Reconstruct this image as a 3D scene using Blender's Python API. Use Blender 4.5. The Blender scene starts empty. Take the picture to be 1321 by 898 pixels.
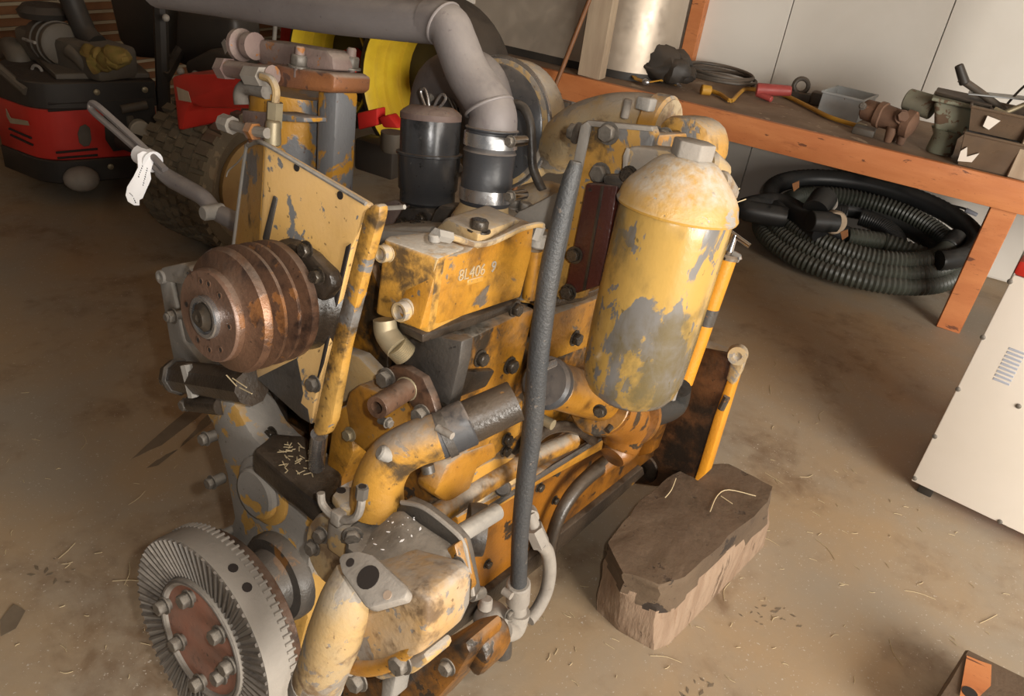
import bpy, bmesh, math, random
from mathutils import Vector as V, Matrix
random.seed(7)
S=bpy.context.scene; COL=S.collection
PI=math.pi
# ---------------------------------------------------------------- camera
F=1000.; CX,CY=660.5,449.; H=1.7
def nv(*a): return V(a).normalized()
_zd=-nv(411-CX,2150-CY,F)
_p1=V((915-CX,138-CY,F)); _p2=V((1299-CX,229.4-CY,F))
_ud=_p1.cross(_p2).normalized().cross(_zd).normalized()
if _ud.x>0: _ud=-_ud
_vd=_zd.cross(_ud)
if _vd.z<0: _vd=-_vd
R=Matrix((-_ud,_vd,_zd))                       # camera axes (right, down, forward) -> room axes
EYE=V((0,0,H))
cam=bpy.data.cameras.new('camera'); co=bpy.data.objects.new('camera',cam); COL.objects.link(co)
cam.sensor_fit='HORIZONTAL'; cam.sensor_width=36; cam.lens=F*36/1321; cam.clip_start=.02
_r,_d,_f=R@V((1,0,0)),R@V((0,1,0)),R@V((0,0,1))
co.matrix_world=Matrix(((_r.x,-_d.x,-_f.x,0),(_r.y,-_d.y,-_f.y,0),(_r.z,-_d.z,-_f.z,H),(0,0,0,1)))
S.camera=co
# ---------------------------------------------------------------- world, lamps, exposure
w=bpy.data.worlds.new('world'); S.world=w; w.use_nodes=True
w.node_tree.nodes['Background'].inputs[0].default_value=(.95,.97,1,1)
w.node_tree.nodes['Background'].inputs[1].default_value=.14
def area(name,loc,to,sx,sy,e,col):
    l=bpy.data.lights.new(name,'AREA'); l.shape='RECTANGLE'; l.size=sx; l.size_y=sy; l.energy=e; l.color=col
    o=bpy.data.objects.new(name,l); COL.objects.link(o); o.location=loc
    o.rotation_euler=(V(to)-V(loc)).to_track_quat('-Z','Y').to_euler(); return o
area('doorway_daylight',(4.4,-.4,1.9),(.2,3.6,.5),3.4,2.6,600,(1,.94,.85))
fl=bpy.data.lights.new('camera_flash','POINT'); fl.energy=41; fl.shadow_soft_size=.018; fl.color=(1,.96,.9)
flo=bpy.data.objects.new('camera_flash',fl); COL.objects.link(flo); flo.location=V((0,0,H))+_r*.07-_d*.03+_f*.02
S.view_settings.view_transform='Standard'; S.view_settings.look='None'
S.view_settings.exposure=0; S.view_settings.gamma=1; S.view_settings.use_curve_mapping=False
# ---------------------------------------------------------------- points from the photograph on real planes
def ray(px,py): return R@V((px-CX,py-CY,F))
def W(px,py,x=None,y=None,z=None):
    d=ray(px,py)
    t=((x-EYE.x)/d.x) if x is not None else ((y-EYE.y)/d.y) if y is not None else ((z-EYE.z)/d.z)
    return EYE+d*t
_ey=(R@V((1430-CX,135-CY,F))).normalized(); _zt=(R@V((226-CX,2618-CY,F))).normalized()
_ez=-(_zt-_ey*_zt.dot(_ey)).normalized(); _ex=_ey.cross(_ez)
EM=Matrix((_ex,_ey,_ez)); OFF=V((.9,0,0))      # engine axes: x to its right side, y to its rear, z up; the crank is x = 0
CE=EM@EYE+OFF
def P(px,py,x=None,y=None,z=None):
    d=EM@ray(px,py)
    t=((x-CE.x)/d.x) if x is not None else ((y-CE.y)/d.y) if y is not None else ((z-CE.z)/d.z)
    return CE+d*t
def EW(e): return EM.transposed()@(V(e)-OFF)
def MPX(e):                                     # metres per pixel at an engine point
    return (R.transposed()@(EW(e)-EYE)).z/F
def MW(q): return (R.transposed()@(V(q)-EYE)).z/F
# ---------------------------------------------------------------- materials
def mat(name,c,c2=None,s=7,chip=None,ct=.6,cs=9,gr=None,gt=.55,gs=4.5,gw=.2,du=None,dt=.75,r=.5,m=0,b=.22,bs=130,st=(1,1,1),spk=None,cm=0):
    M=bpy.data.materials.new(name); M.use_nodes=True; T=M.node_tree; N=T.nodes; L=T.links
    bs_=N['Principled BSDF']
    def nd(t,**k):
        n=N.new('ShaderNode'+t)
        for a,v in k.items(): setattr(n,a,v)
        return n
    tc=nd('TexCoord'); mp=nd('Mapping'); mp.inputs['Scale'].default_value=st
    L.new(tc.outputs['Object'],mp.inputs['Vector'])
    oi=nd('ObjectInfo'); mu=nd('Math',operation='MULTIPLY'); mu.inputs[1].default_value=61.; L.new(oi.outputs['Random'],mu.inputs[0])
    def noise(sc,det=6,dis=.3,raw=False):
        n=nd('TexNoise',noise_dimensions='4D'); n.inputs['Scale'].default_value=sc; n.inputs['Detail'].default_value=det
        n.inputs['Roughness'].default_value=.6; n.inputs['Distortion'].default_value=dis
        L.new(mp.outputs[0] if not raw else tc.outputs['Object'],n.inputs['Vector']); L.new(mu.outputs[0],n.inputs['W']); return n.outputs[0]
    def rng(v,a,bb,lo=0,hi=1):
        n=nd('MapRange'); n.interpolation_type='SMOOTHSTEP'
        for i,x in enumerate((a,bb,lo,hi)): n.inputs[i+1].default_value=x
        L.new(v,n.inputs[0]); return n.outputs[0]
    def mix(f,a,bb):
        n=nd('Mix',data_type='RGBA')
        if isinstance(f,float): n.inputs[0].default_value=f
        else: L.new(f,n.inputs[0])
        for i,x in ((6,a),(7,bb)):
            if isinstance(x,tuple): n.inputs[i].default_value=(*x,1)
            else: L.new(x,n.inputs[i])
        return n.outputs[2]
    col=c
    if c2: col=mix(rng(noise(s),.3,.7),c,c2)
    fine=noise(bs,4,0)
    rough=None; hgt=fine
    if chip:
        c1=rng(noise(cs,8,.6),ct,ct+.022); c2_=rng(noise(cs*3.7,5,.4),ct+.055,ct+.075)
        mx=nd('Math',operation='MAXIMUM'); L.new(c1,mx.inputs[0]); L.new(c2_,mx.inputs[1]); cf=mx.outputs[0]; col=mix(cf,col,chip)
        h2=nd('Math',operation='MULTIPLY_ADD'); L.new(cf,h2.inputs[0]); h2.inputs[1].default_value=-.6; L.new(fine,h2.inputs[2]); hgt=h2.outputs[0]
    if gr:
        ga=nd('Math',operation='MULTIPLY_ADD'); L.new(noise(gs*7,5,.5),ga.inputs[0]); ga.inputs[1].default_value=.45; gb=nd('Math',operation='ADD'); gb.inputs[1].default_value=-.225
        L.new(noise(gs,7,.8),ga.inputs[2]); L.new(ga.outputs[0],gb.inputs[0]); gf=rng(gb.outputs[0],gt,gt+gw); col=mix(gf,col,gr)
        if chip: col=mix(rng(noise(85,2,0),.66,.72,0,.8),col,gr)
    if spk: col=mix(rng(noise(150,2,0),.66,.7),col,spk)
    if du:
        ge=nd('NewGeometry'); sp=nd('SeparateXYZ'); L.new(ge.outputs['Normal'],sp.inputs[0])
        up=rng(sp.outputs[2],.25,.85,0,dt); dg=nd('Math',operation='MULTIPLY_ADD'); L.new(noise(70,4,.2),dg.inputs[0]); dg.inputs[1].default_value=.5; L.new(noise(9,7,.6),dg.inputs[2]); dn=rng(dg.outputs[0],.50,.86); mm=nd('Math',operation='MULTIPLY')
        L.new(up,mm.inputs[0]); L.new(dn,mm.inputs[1]); col=mix(mm.outputs[0],col,du)
        rough=rng(mm.outputs[0],0,.6,r,.92)
    if isinstance(col,tuple): bs_.inputs['Base Color'].default_value=(*col,1)
    else:
        if isinstance(col,tuple)==False: L.new(col,bs_.inputs['Base Color'])
    if rough is not None: L.new(rough,bs_.inputs['Roughness'])
    elif m>.9: bs_.inputs['Roughness'].default_value=r
    else:
        L.new(rng(noise(s*2,4,0),.3,.7,max(.05,r-.1),min(1,r+.12)),bs_.inputs['Roughness'])
    bs_.inputs['Metallic'].default_value=m
    if b:
        bp=nd('Bump'); bp.inputs['Strength'].default_value=b; bp.inputs['Distance'].default_value=.006; L.new(hgt,bp.inputs['Height']); L.new(bp.outputs[0],bs_.inputs['Normal'])
    return M
Y1,Y2=(.40,.195,.024),(.29,.122,.012); GRY=(.15,.145,.14); DUST=(.33,.29,.235); BLK=(.022,.017,.012)
M={}
M['yel']=mat('engine_yellow',Y1,Y2,6,(.12,.10,.08),.60,9,(.05,.028,.012),.435,5,.26,DUST,.85,.36)
M['yelw']=mat('engine_yellow_worn',(.42,.245,.065),Y1,5,GRY,.58,8,(.06,.038,.018),.50,6,.18,DUST,.85,.42)
M['yeld']=mat('engine_yellow_oily_dimmed',(.29,.13,.012),(.21,.08,.008),5,(.035,.028,.022),.575,10,(.022,.015,.009),.40,5,.2,DUST,.45,.28)  # oily grime, plus flash fall-off on the lower engine darkened into the paint
M['yelo']=mat('engine_orange_oily_dimmed',(.25,.095,.009),(.16,.058,.007),4,(.03,.02,.012),.62,10,(.03,.016,.008),.43,4,.3,DUST,.25,.3)  # oil-stained, and darkened further to stand in for fading flash low down
M['ydst']=mat('engine_yellow_dusty',(.42,.265,.095),(.33,.265,.17),7,(.23,.20,.165),.555,12,(.17,.11,.06),.54,7,.14,(.34,.30,.25),.95,.62)
M['ysc']=mat('scroll_paint',(.42,.235,.06),(.38,.30,.215),5,(.21,.185,.16),.555,12,(.13,.08,.04),.54,6,.14,(.36,.32,.27),.95,.55)
M['wpg']=mat('speckled_dusty_iron',(.165,.145,.12),(.10,.085,.07),7,(.34,.18,.04),.64,9,(.05,.04,.032),.56,6,.2,(.28,.25,.21),.7,.75,spk=(.6,.58,.54))
M['ylow']=mat('orange_under_oil',(.26,.105,.011),(.17,.066,.009),4,(.025,.017,.012),.57,9,(.02,.013,.009),.42,4,.26,DUST,.25,.32)
M['tbox']=mat('housing_paint_dusted',(.43,.235,.05),Y1,5,(.20,.16,.11),.60,10,(.08,.048,.02),.50,6,.16,(.46,.42,.36),1.0,.42)
M['yelb']=mat('elbow_paint',(.40,.215,.04),Y1,5,(.16,.14,.12),.60,9,(.06,.038,.018),.48,6,.18,(.25,.21,.17),1.0,.48)
M['cap']=mat('filter_cap_paint',(.44,.245,.045),(.40,.24,.06),5,(.28,.26,.235),.60,8,(.09,.062,.035),.56,5,.16,(.46,.43,.38),1.0,.4)
M['flg']=mat('rusty_orange_flange',(.27,.105,.035),(.19,.085,.05),6,(.10,.05,.035),.58,7,(.05,.03,.025),.56,6,.15,(.33,.27,.22),.9,.5)
M['plate']=mat('bracket_paint',(.66,.425,.18),(.60,.36,.11),4,(.16,.16,.16),.575,8,(.14,.085,.035),.62,4,.12,DUST,.5,.36,b=.1)
M['can']=mat('filter_bowl_paint',(.42,.262,.07),(.36,.225,.06),5,(.15,.142,.135),.52,7,(.105,.08,.036),.45,3.2,.2,DUST,.8,.25,b=.08,st=(1,1,.55))
M['gray']=mat('cast_iron_dusty',(.27,.25,.222),(.21,.195,.175),6,None,.6,9,(.085,.07,.058),.58,5,.2,(.36,.33,.285),.8,.7)
M['cover']=mat('timing_cover_paint',(.265,.245,.22),(.20,.185,.165),5,(.44,.25,.06),.52,5,(.11,.085,.055),.62,5,.15,(.33,.30,.26),.7,.6)
M['dgray']=mat('dark_greasy_iron',(.040,.035,.031),(.068,.059,.05),7,(.20,.09,.025),.64,9,(.016,.013,.011),.50,6,.2,(.22,.185,.15),.45,.38)
M['grime']=mat('oily_black_iron',(.022,.017,.013),(.045,.032,.022),9,(.24,.11,.016),.65,9,(.012,.009,.007),.52,7,.2,(.17,.125,.085),.35,.28)
M['rust']=mat('rusty_pulley_iron',(.085,.043,.025),(.12,.065,.04),6,(.20,.085,.03),.58,7,(.022,.013,.010),.50,5,.2,(.24,.19,.15),.3,.33,.2)
M['rustf']=mat('pulley_face_iron',(.17,.10,.068),(.12,.07,.048),5,(.21,.10,.045),.66,8,(.035,.022,.016),.60,6,.2,None,0,.42,.2)
M['pink']=mat('dusty_purple_iron',(.235,.175,.15),(.17,.11,.098),7,(.30,.12,.03),.57,6,(.06,.038,.034),.6,6,.15,(.33,.27,.22),.8,.6)
M['filt']=mat('housing_paint_peeled',(.20,.205,.215),(.16,.16,.165),5,(.50,.245,.03),.54,6,(.12,.06,.04),.66,5,.12,(.4,.33,.27),.6,.42,st=(1,1,.7))
M['pipe']=mat('exhaust_pipe_steel',(.205,.185,.18),(.155,.135,.13),5,(.29,.26,.23),.64,6,(.10,.08,.085),.6,4,.2,(.30,.265,.235),.6,.6,.15,b=.1)
M['rub']=mat('rubber_hose',(.026,.028,.033),(.045,.045,.047),6,None,.6,9,(.17,.14,.115),.58,4,.2,(.27,.22,.18),.65,.42,b=.08)
M['hose']=mat('braided_hose_rubber',(.034,.037,.041),(.052,.052,.052),6,(.12,.105,.088),.66,7,(.15,.125,.105),.62,2.2,.2,(.24,.21,.175),.7,.5,b=.45,bs=190)
M['blk']=mat('black_canister_paint',(.055,.056,.06),(.085,.085,.088),5,(.15,.145,.14),.60,6,(.02,.02,.02),.56,5,.2,(.24,.20,.165),.75,.27,.35,b=.06)
M['steel']=mat('clamp_steel',(.55,.55,.55),(.42,.42,.43),9,None,.6,9,(.2,.18,.16),.64,9,.1,None,0,.25,.9,b=.03)
M['chrome']=mat('bright_plated_steel',(.62,.62,.62),None,9,r=.15,m=1,b=0)
M['bolt']=mat('dull_bolt_steel',(.16,.142,.12),(.10,.088,.075),1.5,None,.6,9,(.04,.028,.02),.55,2,.2,(.31,.275,.23),.75,.5,.3,b=.05,bs=6)
M['boltd']=mat('oily_bolt_steel',(.035,.028,.022),(.06,.048,.035),2,r=.3,m=.3,b=.05)
M['gear']=mat('ring_gear_steel',(.085,.075,.065),(.13,.115,.10),7,None,.6,9,(.05,.04,.033),.56,8,.2,(.36,.32,.28),.8,.55,.2)
M['gearr']=mat('dusty_gear_rim',(.30,.27,.235),(.23,.205,.175),7,r=.8,b=.2)
M['hubr']=mat('red_primer_hub',(.33,.14,.09),(.24,.14,.105),9,(.20,.175,.15),.64,9,(.07,.05,.042),.56,9,.15,(.34,.30,.25),.6,.65)
M['dred']=mat('dark_red_cooler_paint',(.06,.014,.009),(.035,.011,.008),7,(.02,.014,.011),.62,12,None,.6,5,.2,(.24,.2,.17),.5,.35)
M['rear']=mat('oil_soaked_plate',(.12,.048,.017),(.06,.027,.012),4,(.28,.11,.016),.67,7,(.011,.007,.005),.38,2.6,.2,(.16,.11,.07),.3,.28)
M['orng']=mat('orange_paint',(.60,.26,.02),(.52,.21,.015),6,(.10,.06,.03),.68,12,None,.6,5,.2,None,0,.4)
M['brass']=mat('dull_brass',(.34,.29,.19),(.27,.22,.14),9,r=.45,m=.5,b=.05)
M['lite']=mat('pale_dusty_fitting',(.30,.27,.232),(.22,.195,.168),9,None,.6,9,(.12,.09,.07),.58,9,.2,None,0,.7,b=.2)
M['hole']=mat('dark_bore_and_shadow',(.02,.014,.011),None,r=.8,b=0)
M['bore']=mat('dusty_bore',(.36,.27,.20),None,r=.8,b=.1)
M['tag']=mat('reflective_tag_paper',(.97,.97,.99),None,r=.5,b=0)
M['ink']=mat('black_ink',(.03,.03,.04),None,r=.7,b=0)
# setting
M['floor']=mat('concrete_floor',(.375,.265,.155),(.315,.27,.21),1.7,None,.6,9,(.17,.105,.058),.485,1.9,.32,None,0,.6,b=.14,bs=45,spk=(.5,.44,.37))
M['wet']=mat('wet_concrete',(.15,.115,.08),(.21,.165,.115),9,r=.4,b=.05)
M['wall']=mat('painted_plywood',(.63,.60,.55),(.58,.545,.49),1.5,(.34,.29,.23),.74,3,None,.6,5,.2,None,0,.6,b=.04)
M['wood']=mat('orange_stained_lumber',(.56,.215,.075),(.44,.145,.045),3,(.15,.05,.02),.635,10,(.30,.09,.03),.56,5,.2,None,0,.6,b=.1,st=(.7,3,3))
M['post']=mat('weathered_lumber',(.40,.31,.215),(.30,.22,.15),4,(.2,.12,.07),.7,5,None,.6,5,.2,None,0,.75,b=.1,st=(4,4,.5))
M['top']=mat('dusty_bench_top',(.26,.18,.115),(.16,.10,.062),3,(.36,.27,.19),.6,4,None,.6,5,.2,None,0,.8,b=.15)
M['block']=mat('oily_old_timber',(.075,.048,.028),(.115,.077,.046),4,(.028,.018,.012),.60,6,(.035,.022,.014),.54,3,.2,(.13,.085,.053),.7,.85,b=.6,bs=30)
M['split']=mat('split_timber_face',(.29,.205,.14),(.215,.14,.09),8,(.13,.08,.048),.6,6,(.18,.10,.055),.58,3,.2,None,0,.85,b=.8,bs=22,st=(3,3,.5))
M['black']=mat('black_plastic_hose',(.012,.012,.013),(.02,.021,.02),4,None,.6,9,(.035,.03,.024),.6,3,.2,(.055,.048,.04),.6,.42,b=.03)
M['green']=mat('green_helix_hose',(.035,.038,.03),(.05,.055,.042),4,None,.6,9,(.065,.055,.042),.58,3,.2,(.09,.08,.065),.6,.45,b=.03)
M['white']=mat('white_powder_coat',(.76,.70,.63),(.72,.66,.58),2,(.4,.3,.22),.78,4,None,.6,5,.2,None,0,.45,b=.02)
M['slot']=mat('slot_shade_grey',(.34,.36,.42),None,r=.7,b=0)
M['red']=mat('red_mower_paint',(.55,.03,.02),(.46,.025,.016),4,(.16,.06,.04),.72,6,None,.6,5,.2,(.24,.12,.08),.5,.35,b=.02)
M['redb']=mat('bright_red_plastic',(.55,.025,.02),None,r=.4,b=0)
M['mblk']=mat('black_mower_metal',(.022,.019,.016),(.035,.028,.022),5,r=.5,b=.05,du=(.09,.065,.045),dt=.6)
M['mgray']=mat('dusty_engine_metal',(.075,.062,.048),(.11,.09,.065),7,r=.6,b=.1,du=(.16,.125,.09),dt=.7)
M['tire']=mat('dirty_tire_rubber',(.12,.098,.065),(.17,.135,.085),6,(.24,.185,.115),.60,7,(.035,.03,.022),.58,6,.15,(.2,.155,.1),.5,.85,b=.2)
M['rim']=mat('tan_wheel_paint',(.40,.26,.10),(.30,.18,.07),6,r=.6,b=.1)
M['yrim']=mat('yellow_rim_paint',(.70,.50,.03),(.52,.34,.02),4,(.25,.14,.04),.72,7,r=.45,b=.05)
M['inox']=mat('stainless_sheet',(.54,.46,.37),None,r=.40,m=.6,b=0)
M['tin']=mat('galvanised_tin',(.44,.46,.47),(.36,.375,.38),5,(.2,.14,.1),.68,7,r=.55,m=.1,b=.05)
M['rpump']=mat('rusty_brown_casting',(.16,.085,.05),(.11,.06,.038),8,(.24,.12,.07),.62,9,r=.7,b=.3)
M['mint']=mat('faded_green_casting',(.23,.25,.18),(.18,.165,.12),6,(.12,.075,.045),.55,7,r=.7,b=.2)
M['brown']=mat('brown_enamel_pan',(.14,.095,.06),(.10,.068,.045),6,(.42,.38,.33),.72,7,r=.35,b=.1)
M['strap']=mat('yellow_strap',(.50,.27,.03),(.42,.2,.02),8,r=.6,b=.1)
M['dark']=mat('dark_scrap_metal',(.05,.042,.034),(.08,.062,.045),8,r=.55,b=.2,du=(.17,.13,.1),dt=.6)
M['rred']=mat('faded_red_plastic',(.40,.07,.06),(.3,.05,.045),8,r=.5,b=.1)
M['straw']=mat('dry_straw',(.50,.40,.24),None,r=.8,b=0)
M['leaf']=mat('dry_brown_leaf',(.30,.13,.05),None,r=.8,b=0)
M['lath']=mat('brown_stained_board',(.16,.062,.022),(.22,.095,.035),5,r=.6,b=.1)
M['lathe']=mat('pale_board_edge',(.36,.29,.19),(.28,.22,.14),6,r=.7,b=.1)
M['lath2']=mat('cream_plastic',(.50,.45,.36),None,r=.5,b=0)
M['moss']=mat('mossy_dead_stuff',(.26,.16,.04),(.20,.15,.03),20,r=.9,b=.6,bs=25)
# ---------------------------------------------------------------- geometry
def basis(d):
    d=V(d).normalized(); a=V((0,0,1)) if abs(d.z)<.9 else V((1,0,0)); u=d.cross(a).normalized(); return u,d.cross(u).normalized(),d
class G:
    def __init__(s): s.b=bmesh.new()
    def _bev(s,faces,o,seg=2):
        es=list({e for f in faces for e in f.edges})
        try: bmesh.ops.bevel(s.b,geom=es,offset=o,segments=seg,profile=.5,affect='EDGES',clamp_overlap=True)
        except Exception: pass
    def hexa8(s,p,bev=0,seg=2):      # 8 points: bottom loop 4, top loop 4
        v=[s.b.verts.new(q) for q in p]; fs=[s.b.faces.new([v[i] for i in q]) for q in ((3,2,1,0),(4,5,6,7),(0,1,5,4),(1,2,6,5),(2,3,7,6),(3,0,4,7))]
        if bev: s._bev(fs,bev,seg)
        return s
    def box(s,lo,hi,bev=0,X=None,seg=2):
        a,b=V(lo),V(hi); p=[V((x,y,z)) for z in (a.z,b.z) for x,y in ((a.x,a.y),(b.x,a.y),(b.x,b.y),(a.x,b.y))]
        if X: p=[X@q for q in p]
        return s.hexa8(p,bev,seg)
    def prism(s,pts,vec,bev=0,seg=2):
        vec=V(vec); a=[s.b.verts.new(p) for p in pts]; c=[s.b.verts.new(V(p)+vec) for p in pts]; n=len(pts); fs=[s.b.faces.new(a),s.b.faces.new(c[::-1])]
        for i in range(n): fs.append(s.b.faces.new((a[i],c[i],c[(i+1)%n],a[(i+1)%n])))
        bmesh.ops.recalc_face_normals(s.b,faces=fs)
        if bev: s._bev(fs,bev,seg)
        return s
    def lathe(s,p,d,prof,seg=24,sc=(1,1)):
        u,v,d=basis(d); p=V(p); rows=[]
        for h,r in prof:
            if r<=1e-6: rows.append([s.b.verts.new(p+d*h)])
            else: rows.append([s.b.verts.new(p+d*h+(u*math.cos(2*PI*i/seg)*sc[0]+v*math.sin(2*PI*i/seg)*sc[1])*r) for i in range(seg)])
        fs=[]
        for a,b in zip(rows,rows[1:]):
            for i in range(seg):
                j=(i+1)%seg
                if len(a)==1 and len(b)==1: continue
                q=(a[0],b[i],b[j]) if len(a)==1 else (a[i],b[0],a[j]) if len(b)==1 else (a[i],b[i],b[j],a[j])
                fs.append(s.b.faces.new(q))
        for rw in (rows[0],rows[-1]):
            if len(rw)>1 and tuple(prof[0])!=tuple(prof[-1]): fs.append(s.b.faces.new(rw))
        bmesh.ops.recalc_face_normals(s.b,faces=fs); return s
    def cyl(s,a,b,r,r2=None,seg=20,ch=.0):
        a,b=V(a),V(b); L=(b-a).length; r2=r if r2 is None else r2
        pr=[(0,r-ch),(ch,r),(L-ch,r2),(L,r2-ch)] if ch else [(0,r),(L,r2)]
        return s.lathe(a,b-a,pr,seg)
    def pipe(s,a,b,r,ri,seg=20,dep=None):        # hollow end at a
        a,b=V(a),V(b); L=(b-a).length; dep=dep or L*.8
        return s.lathe(a,b-a,[(dep,0),(dep,ri),(.0,ri),(0,r*.97),(r*.06,r),(L,r)],seg)
    def tube(s,pts,r,seg=12,n=6,closed=False,smooth=True):
        pts=[V(p) for p in pts]; rs=r if isinstance(r,(list,tuple)) else [r]*len(pts)
        if smooth and len(pts)>2:
            o=[];ro=[];m=len(pts); rg=range(m if closed else m-1)
            for i in rg:
                g=lambda k: pts[k%m] if closed else pts[min(max(k,0),m-1)]
                a,b,c,d=g(i-1),g(i),g(i+1),g(i+2); r0,r1=rs[i],rs[(i+1)%m]
                for k in range(n):
                    t=k/n; o.append(.5*((2*b)+(c-a)*t+(2*a-5*b+4*c-d)*t*t+(3*b-a-3*c+d)*t**3)); ro.append(r0+(r1-r0)*t)
            if not closed: o.append(pts[-1]); ro.append(rs[-1])
            pts,rs=o,ro
        m=len(pts); rows=[]; u=None
        for i in range(m):
            d=((pts[(i+1)%m]-pts[i-1]) if closed else (pts[min(i+1,m-1)]-pts[max(i-1,0)])).normalized()
            if u is None: u=basis(d)[0]
            u=(u-d*u.dot(d)).normalized(); v=d.cross(u)
            rows.append([s.b.verts.new(pts[i]+(u*math.cos(2*PI*k/seg)+v*math.sin(2*PI*k/seg))*rs[i]) for k in range(seg)])
        fs=[]
        for i in range(m if closed else m-1):
            a,b=rows[i],rows[(i+1)%m]
            for k in range(seg): fs.append(s.b.faces.new((a[k],a[(k+1)%seg],b[(k+1)%seg],b[k])))
        if not closed: fs+= [s.b.faces.new(rows[0][::-1]),s.b.faces.new(rows[-1])]
        bmesh.ops.recalc_face_normals(s.b,faces=fs); return s
    def ring(s,c,d,R_,r,seg=28,rs=8):
        u,v,_=basis(d); return s.tube([V(c)+(u*math.cos(2*PI*i/seg)+v*math.sin(2*PI*i/seg))*R_ for i in range(seg)],r,rs,closed=True,smooth=False)
    def ball(s,c,r,sc=(1,1,1),seg=16):
        X=Matrix.Translation(V(c))@Matrix.Diagonal((r*sc[0],r*sc[1],r*sc[2],1)); bmesh.ops.create_uvsphere(s.b,u_segments=seg,v_segments=max(8,seg*2//3),radius=1,matrix=X); return s
    def hexn(s,p,d,r,h,w=1.25):                  # hexagon head over a washer, standing on p along d
        u,v,d=basis(d); p=V(p)
        if w: s.lathe(p,d,[(0,r*w),(r*.18,r*w),(r*.18,0)],14)
        s.prism([p+d*r*.15+(u*math.cos(k*PI/3)+v*math.sin(k*PI/3))*r for k in range(6)],d*h,r*.12,1); return s
    def shake(s,a,seed=1,fr=9):
        from mathutils import noise as nz
        for v in s.b.verts: v.co+=nz.noise_vector(v.co*fr+V((seed,seed*2.3,0)))*a
        return s
    def cut(s,n=1):
        bmesh.ops.subdivide_edges(s.b,edges=s.b.edges[:],cuts=n,use_grid_fill=True); return s
    def soft(s,k=8):
        for _ in range(k): bmesh.ops.smooth_vert(s.b,verts=s.b.verts[:],factor=.5,use_axis_x=True,use_axis_y=True,use_axis_z=True)
        return s
    def tf(s,X):
        for v in s.b.verts: v.co=X@v.co
        return s
ORG={}
def mesh_of(g,name,m,ang=38):
    me=bpy.data.meshes.new(name); g.b.normal_update(); g.b.to_mesh(me); g.b.free(); me.materials.append(m)
    for p in me.polygons: p.use_smooth=True
    me.set_sharp_from_angle(angle=math.radians(ang)); return me
def part(name,g,m,parent=None,label=None,stuff=False):
    vs=g.b.verts; n=len(vs); c=V((sum(v.co.x for v in vs)/n,sum(v.co.y for v in vs)/n,sum(v.co.z for v in vs)/n))
    for v in vs: v.co-=c
    o=bpy.data.objects.new(name,mesh_of(g,name,M[m] if isinstance(m,str) else m)); COL.objects.link(o)
    if parent: o.parent=parent; o.location=c-ORG[parent.name]
    else: o.location=c
    ORG[o.name]=c
    if label: o['label']=label
    if stuff: o['kind']='stuff'
    return o
def tag(o,label,cat,group=None):
    o['label']=label; o['category']=cat
    if group: o['group']=group
    return o
def thing(name,label,cat,loc,group=None):
    o=bpy.data.objects.new(name,None); COL.objects.link(o); o.location=loc; o.empty_display_size=.05; ORG[o.name]=V(loc); return tag(o,label,cat,group)
def solo(name,g,m,label,cat,group=None): return tag(part(name,g,m),label,cat,group)
def struct(name,g,m): o=part(name,g,m); o['kind']='structure'; return o
_bm={}
def bolt(parent,p,d,r,h=None,m='bolt',name='bolt'):
    """a hex bolt head; all alike share one mesh"""
    if m not in _bm: _bm[m]=mesh_of(G().hexn((0,0,0),(0,0,1),1,1.0),'bolt',M[m])
    o=bpy.data.objects.new(name,_bm[m]); COL.objects.link(o); o.parent=parent; o.location=V(p)-ORG[parent.name]
    q=V(d).normalized().to_track_quat('Z','Y'); o.rotation_euler=q.to_euler(); o.rotation_euler.rotate_axis('Z',random.random()*6); o.scale=(r,r,h or r*.9); return o
X_,Y_,Z_=V((1,0,0)),V((0,1,0)),V((0,0,1))
# ================================================================ THE SETTING
def Wp(px,py,p0,n):
    d=ray(px,py); t=(V(p0)-EYE).dot(V(n))/d.dot(V(n)); return EYE+d*t
YB=W(1235,430,z=0).y; BZ=W(1299,229,y=YB).z; YW=YB+1.06; XL=-5.2
struct('floor',G().box((XL-.1,-3,-.1),(6,YW+.1,0)),'floor')
struct('ceiling',G().box((XL-.1,-3,2.9),(3.4,YW+.1,3.0)),'post')
wb=struct('wall_back',G().box((XL-.1,YW+.02,0),(6,YW+.12,2.9)),'wall')
x1,x2=W(1010,50,y=YW).x,W(1214,50,y=YW).x; pw=x2-x1
for k in range(-4,6): part('panel',G().box((x1+pw*k+.003,YW,.012),(x1+pw*(k+1)-.003,YW+.018,2.9),.002,seg=1),'wall',wb)
wl=struct('wall_left',G().box((XL-.1,-3,0),(XL-.03,YW,2.9)),'mblk')
pit=.071
for k in range(26):
    z=.02+k*pit
    part('board',G().hexa8([V(q) for q in ((XL-.03,.4,z),(XL+.018,.4,z),(XL+.018,YW-.02,z),(XL-.03,YW-.02,z),(XL-.03,.4,z+pit*.7),(XL-.004,.4,z+pit*.7),(XL-.004,YW-.02,z+pit*.7),(XL-.03,YW-.02,z+pit*.7))]),'lath',wl)
    part('edge',G().box((XL-.03,.4,z+pit*.7),(XL+.024,YW-.02,z+pit*.97)),'lathe',wl)
st=W(895,40,y=YW-.05)
struct('trim_1',G().box((st.x-.045,YW-.09,0),(st.x+.045,YW,2.9),.004,seg=1),'wood')
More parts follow.
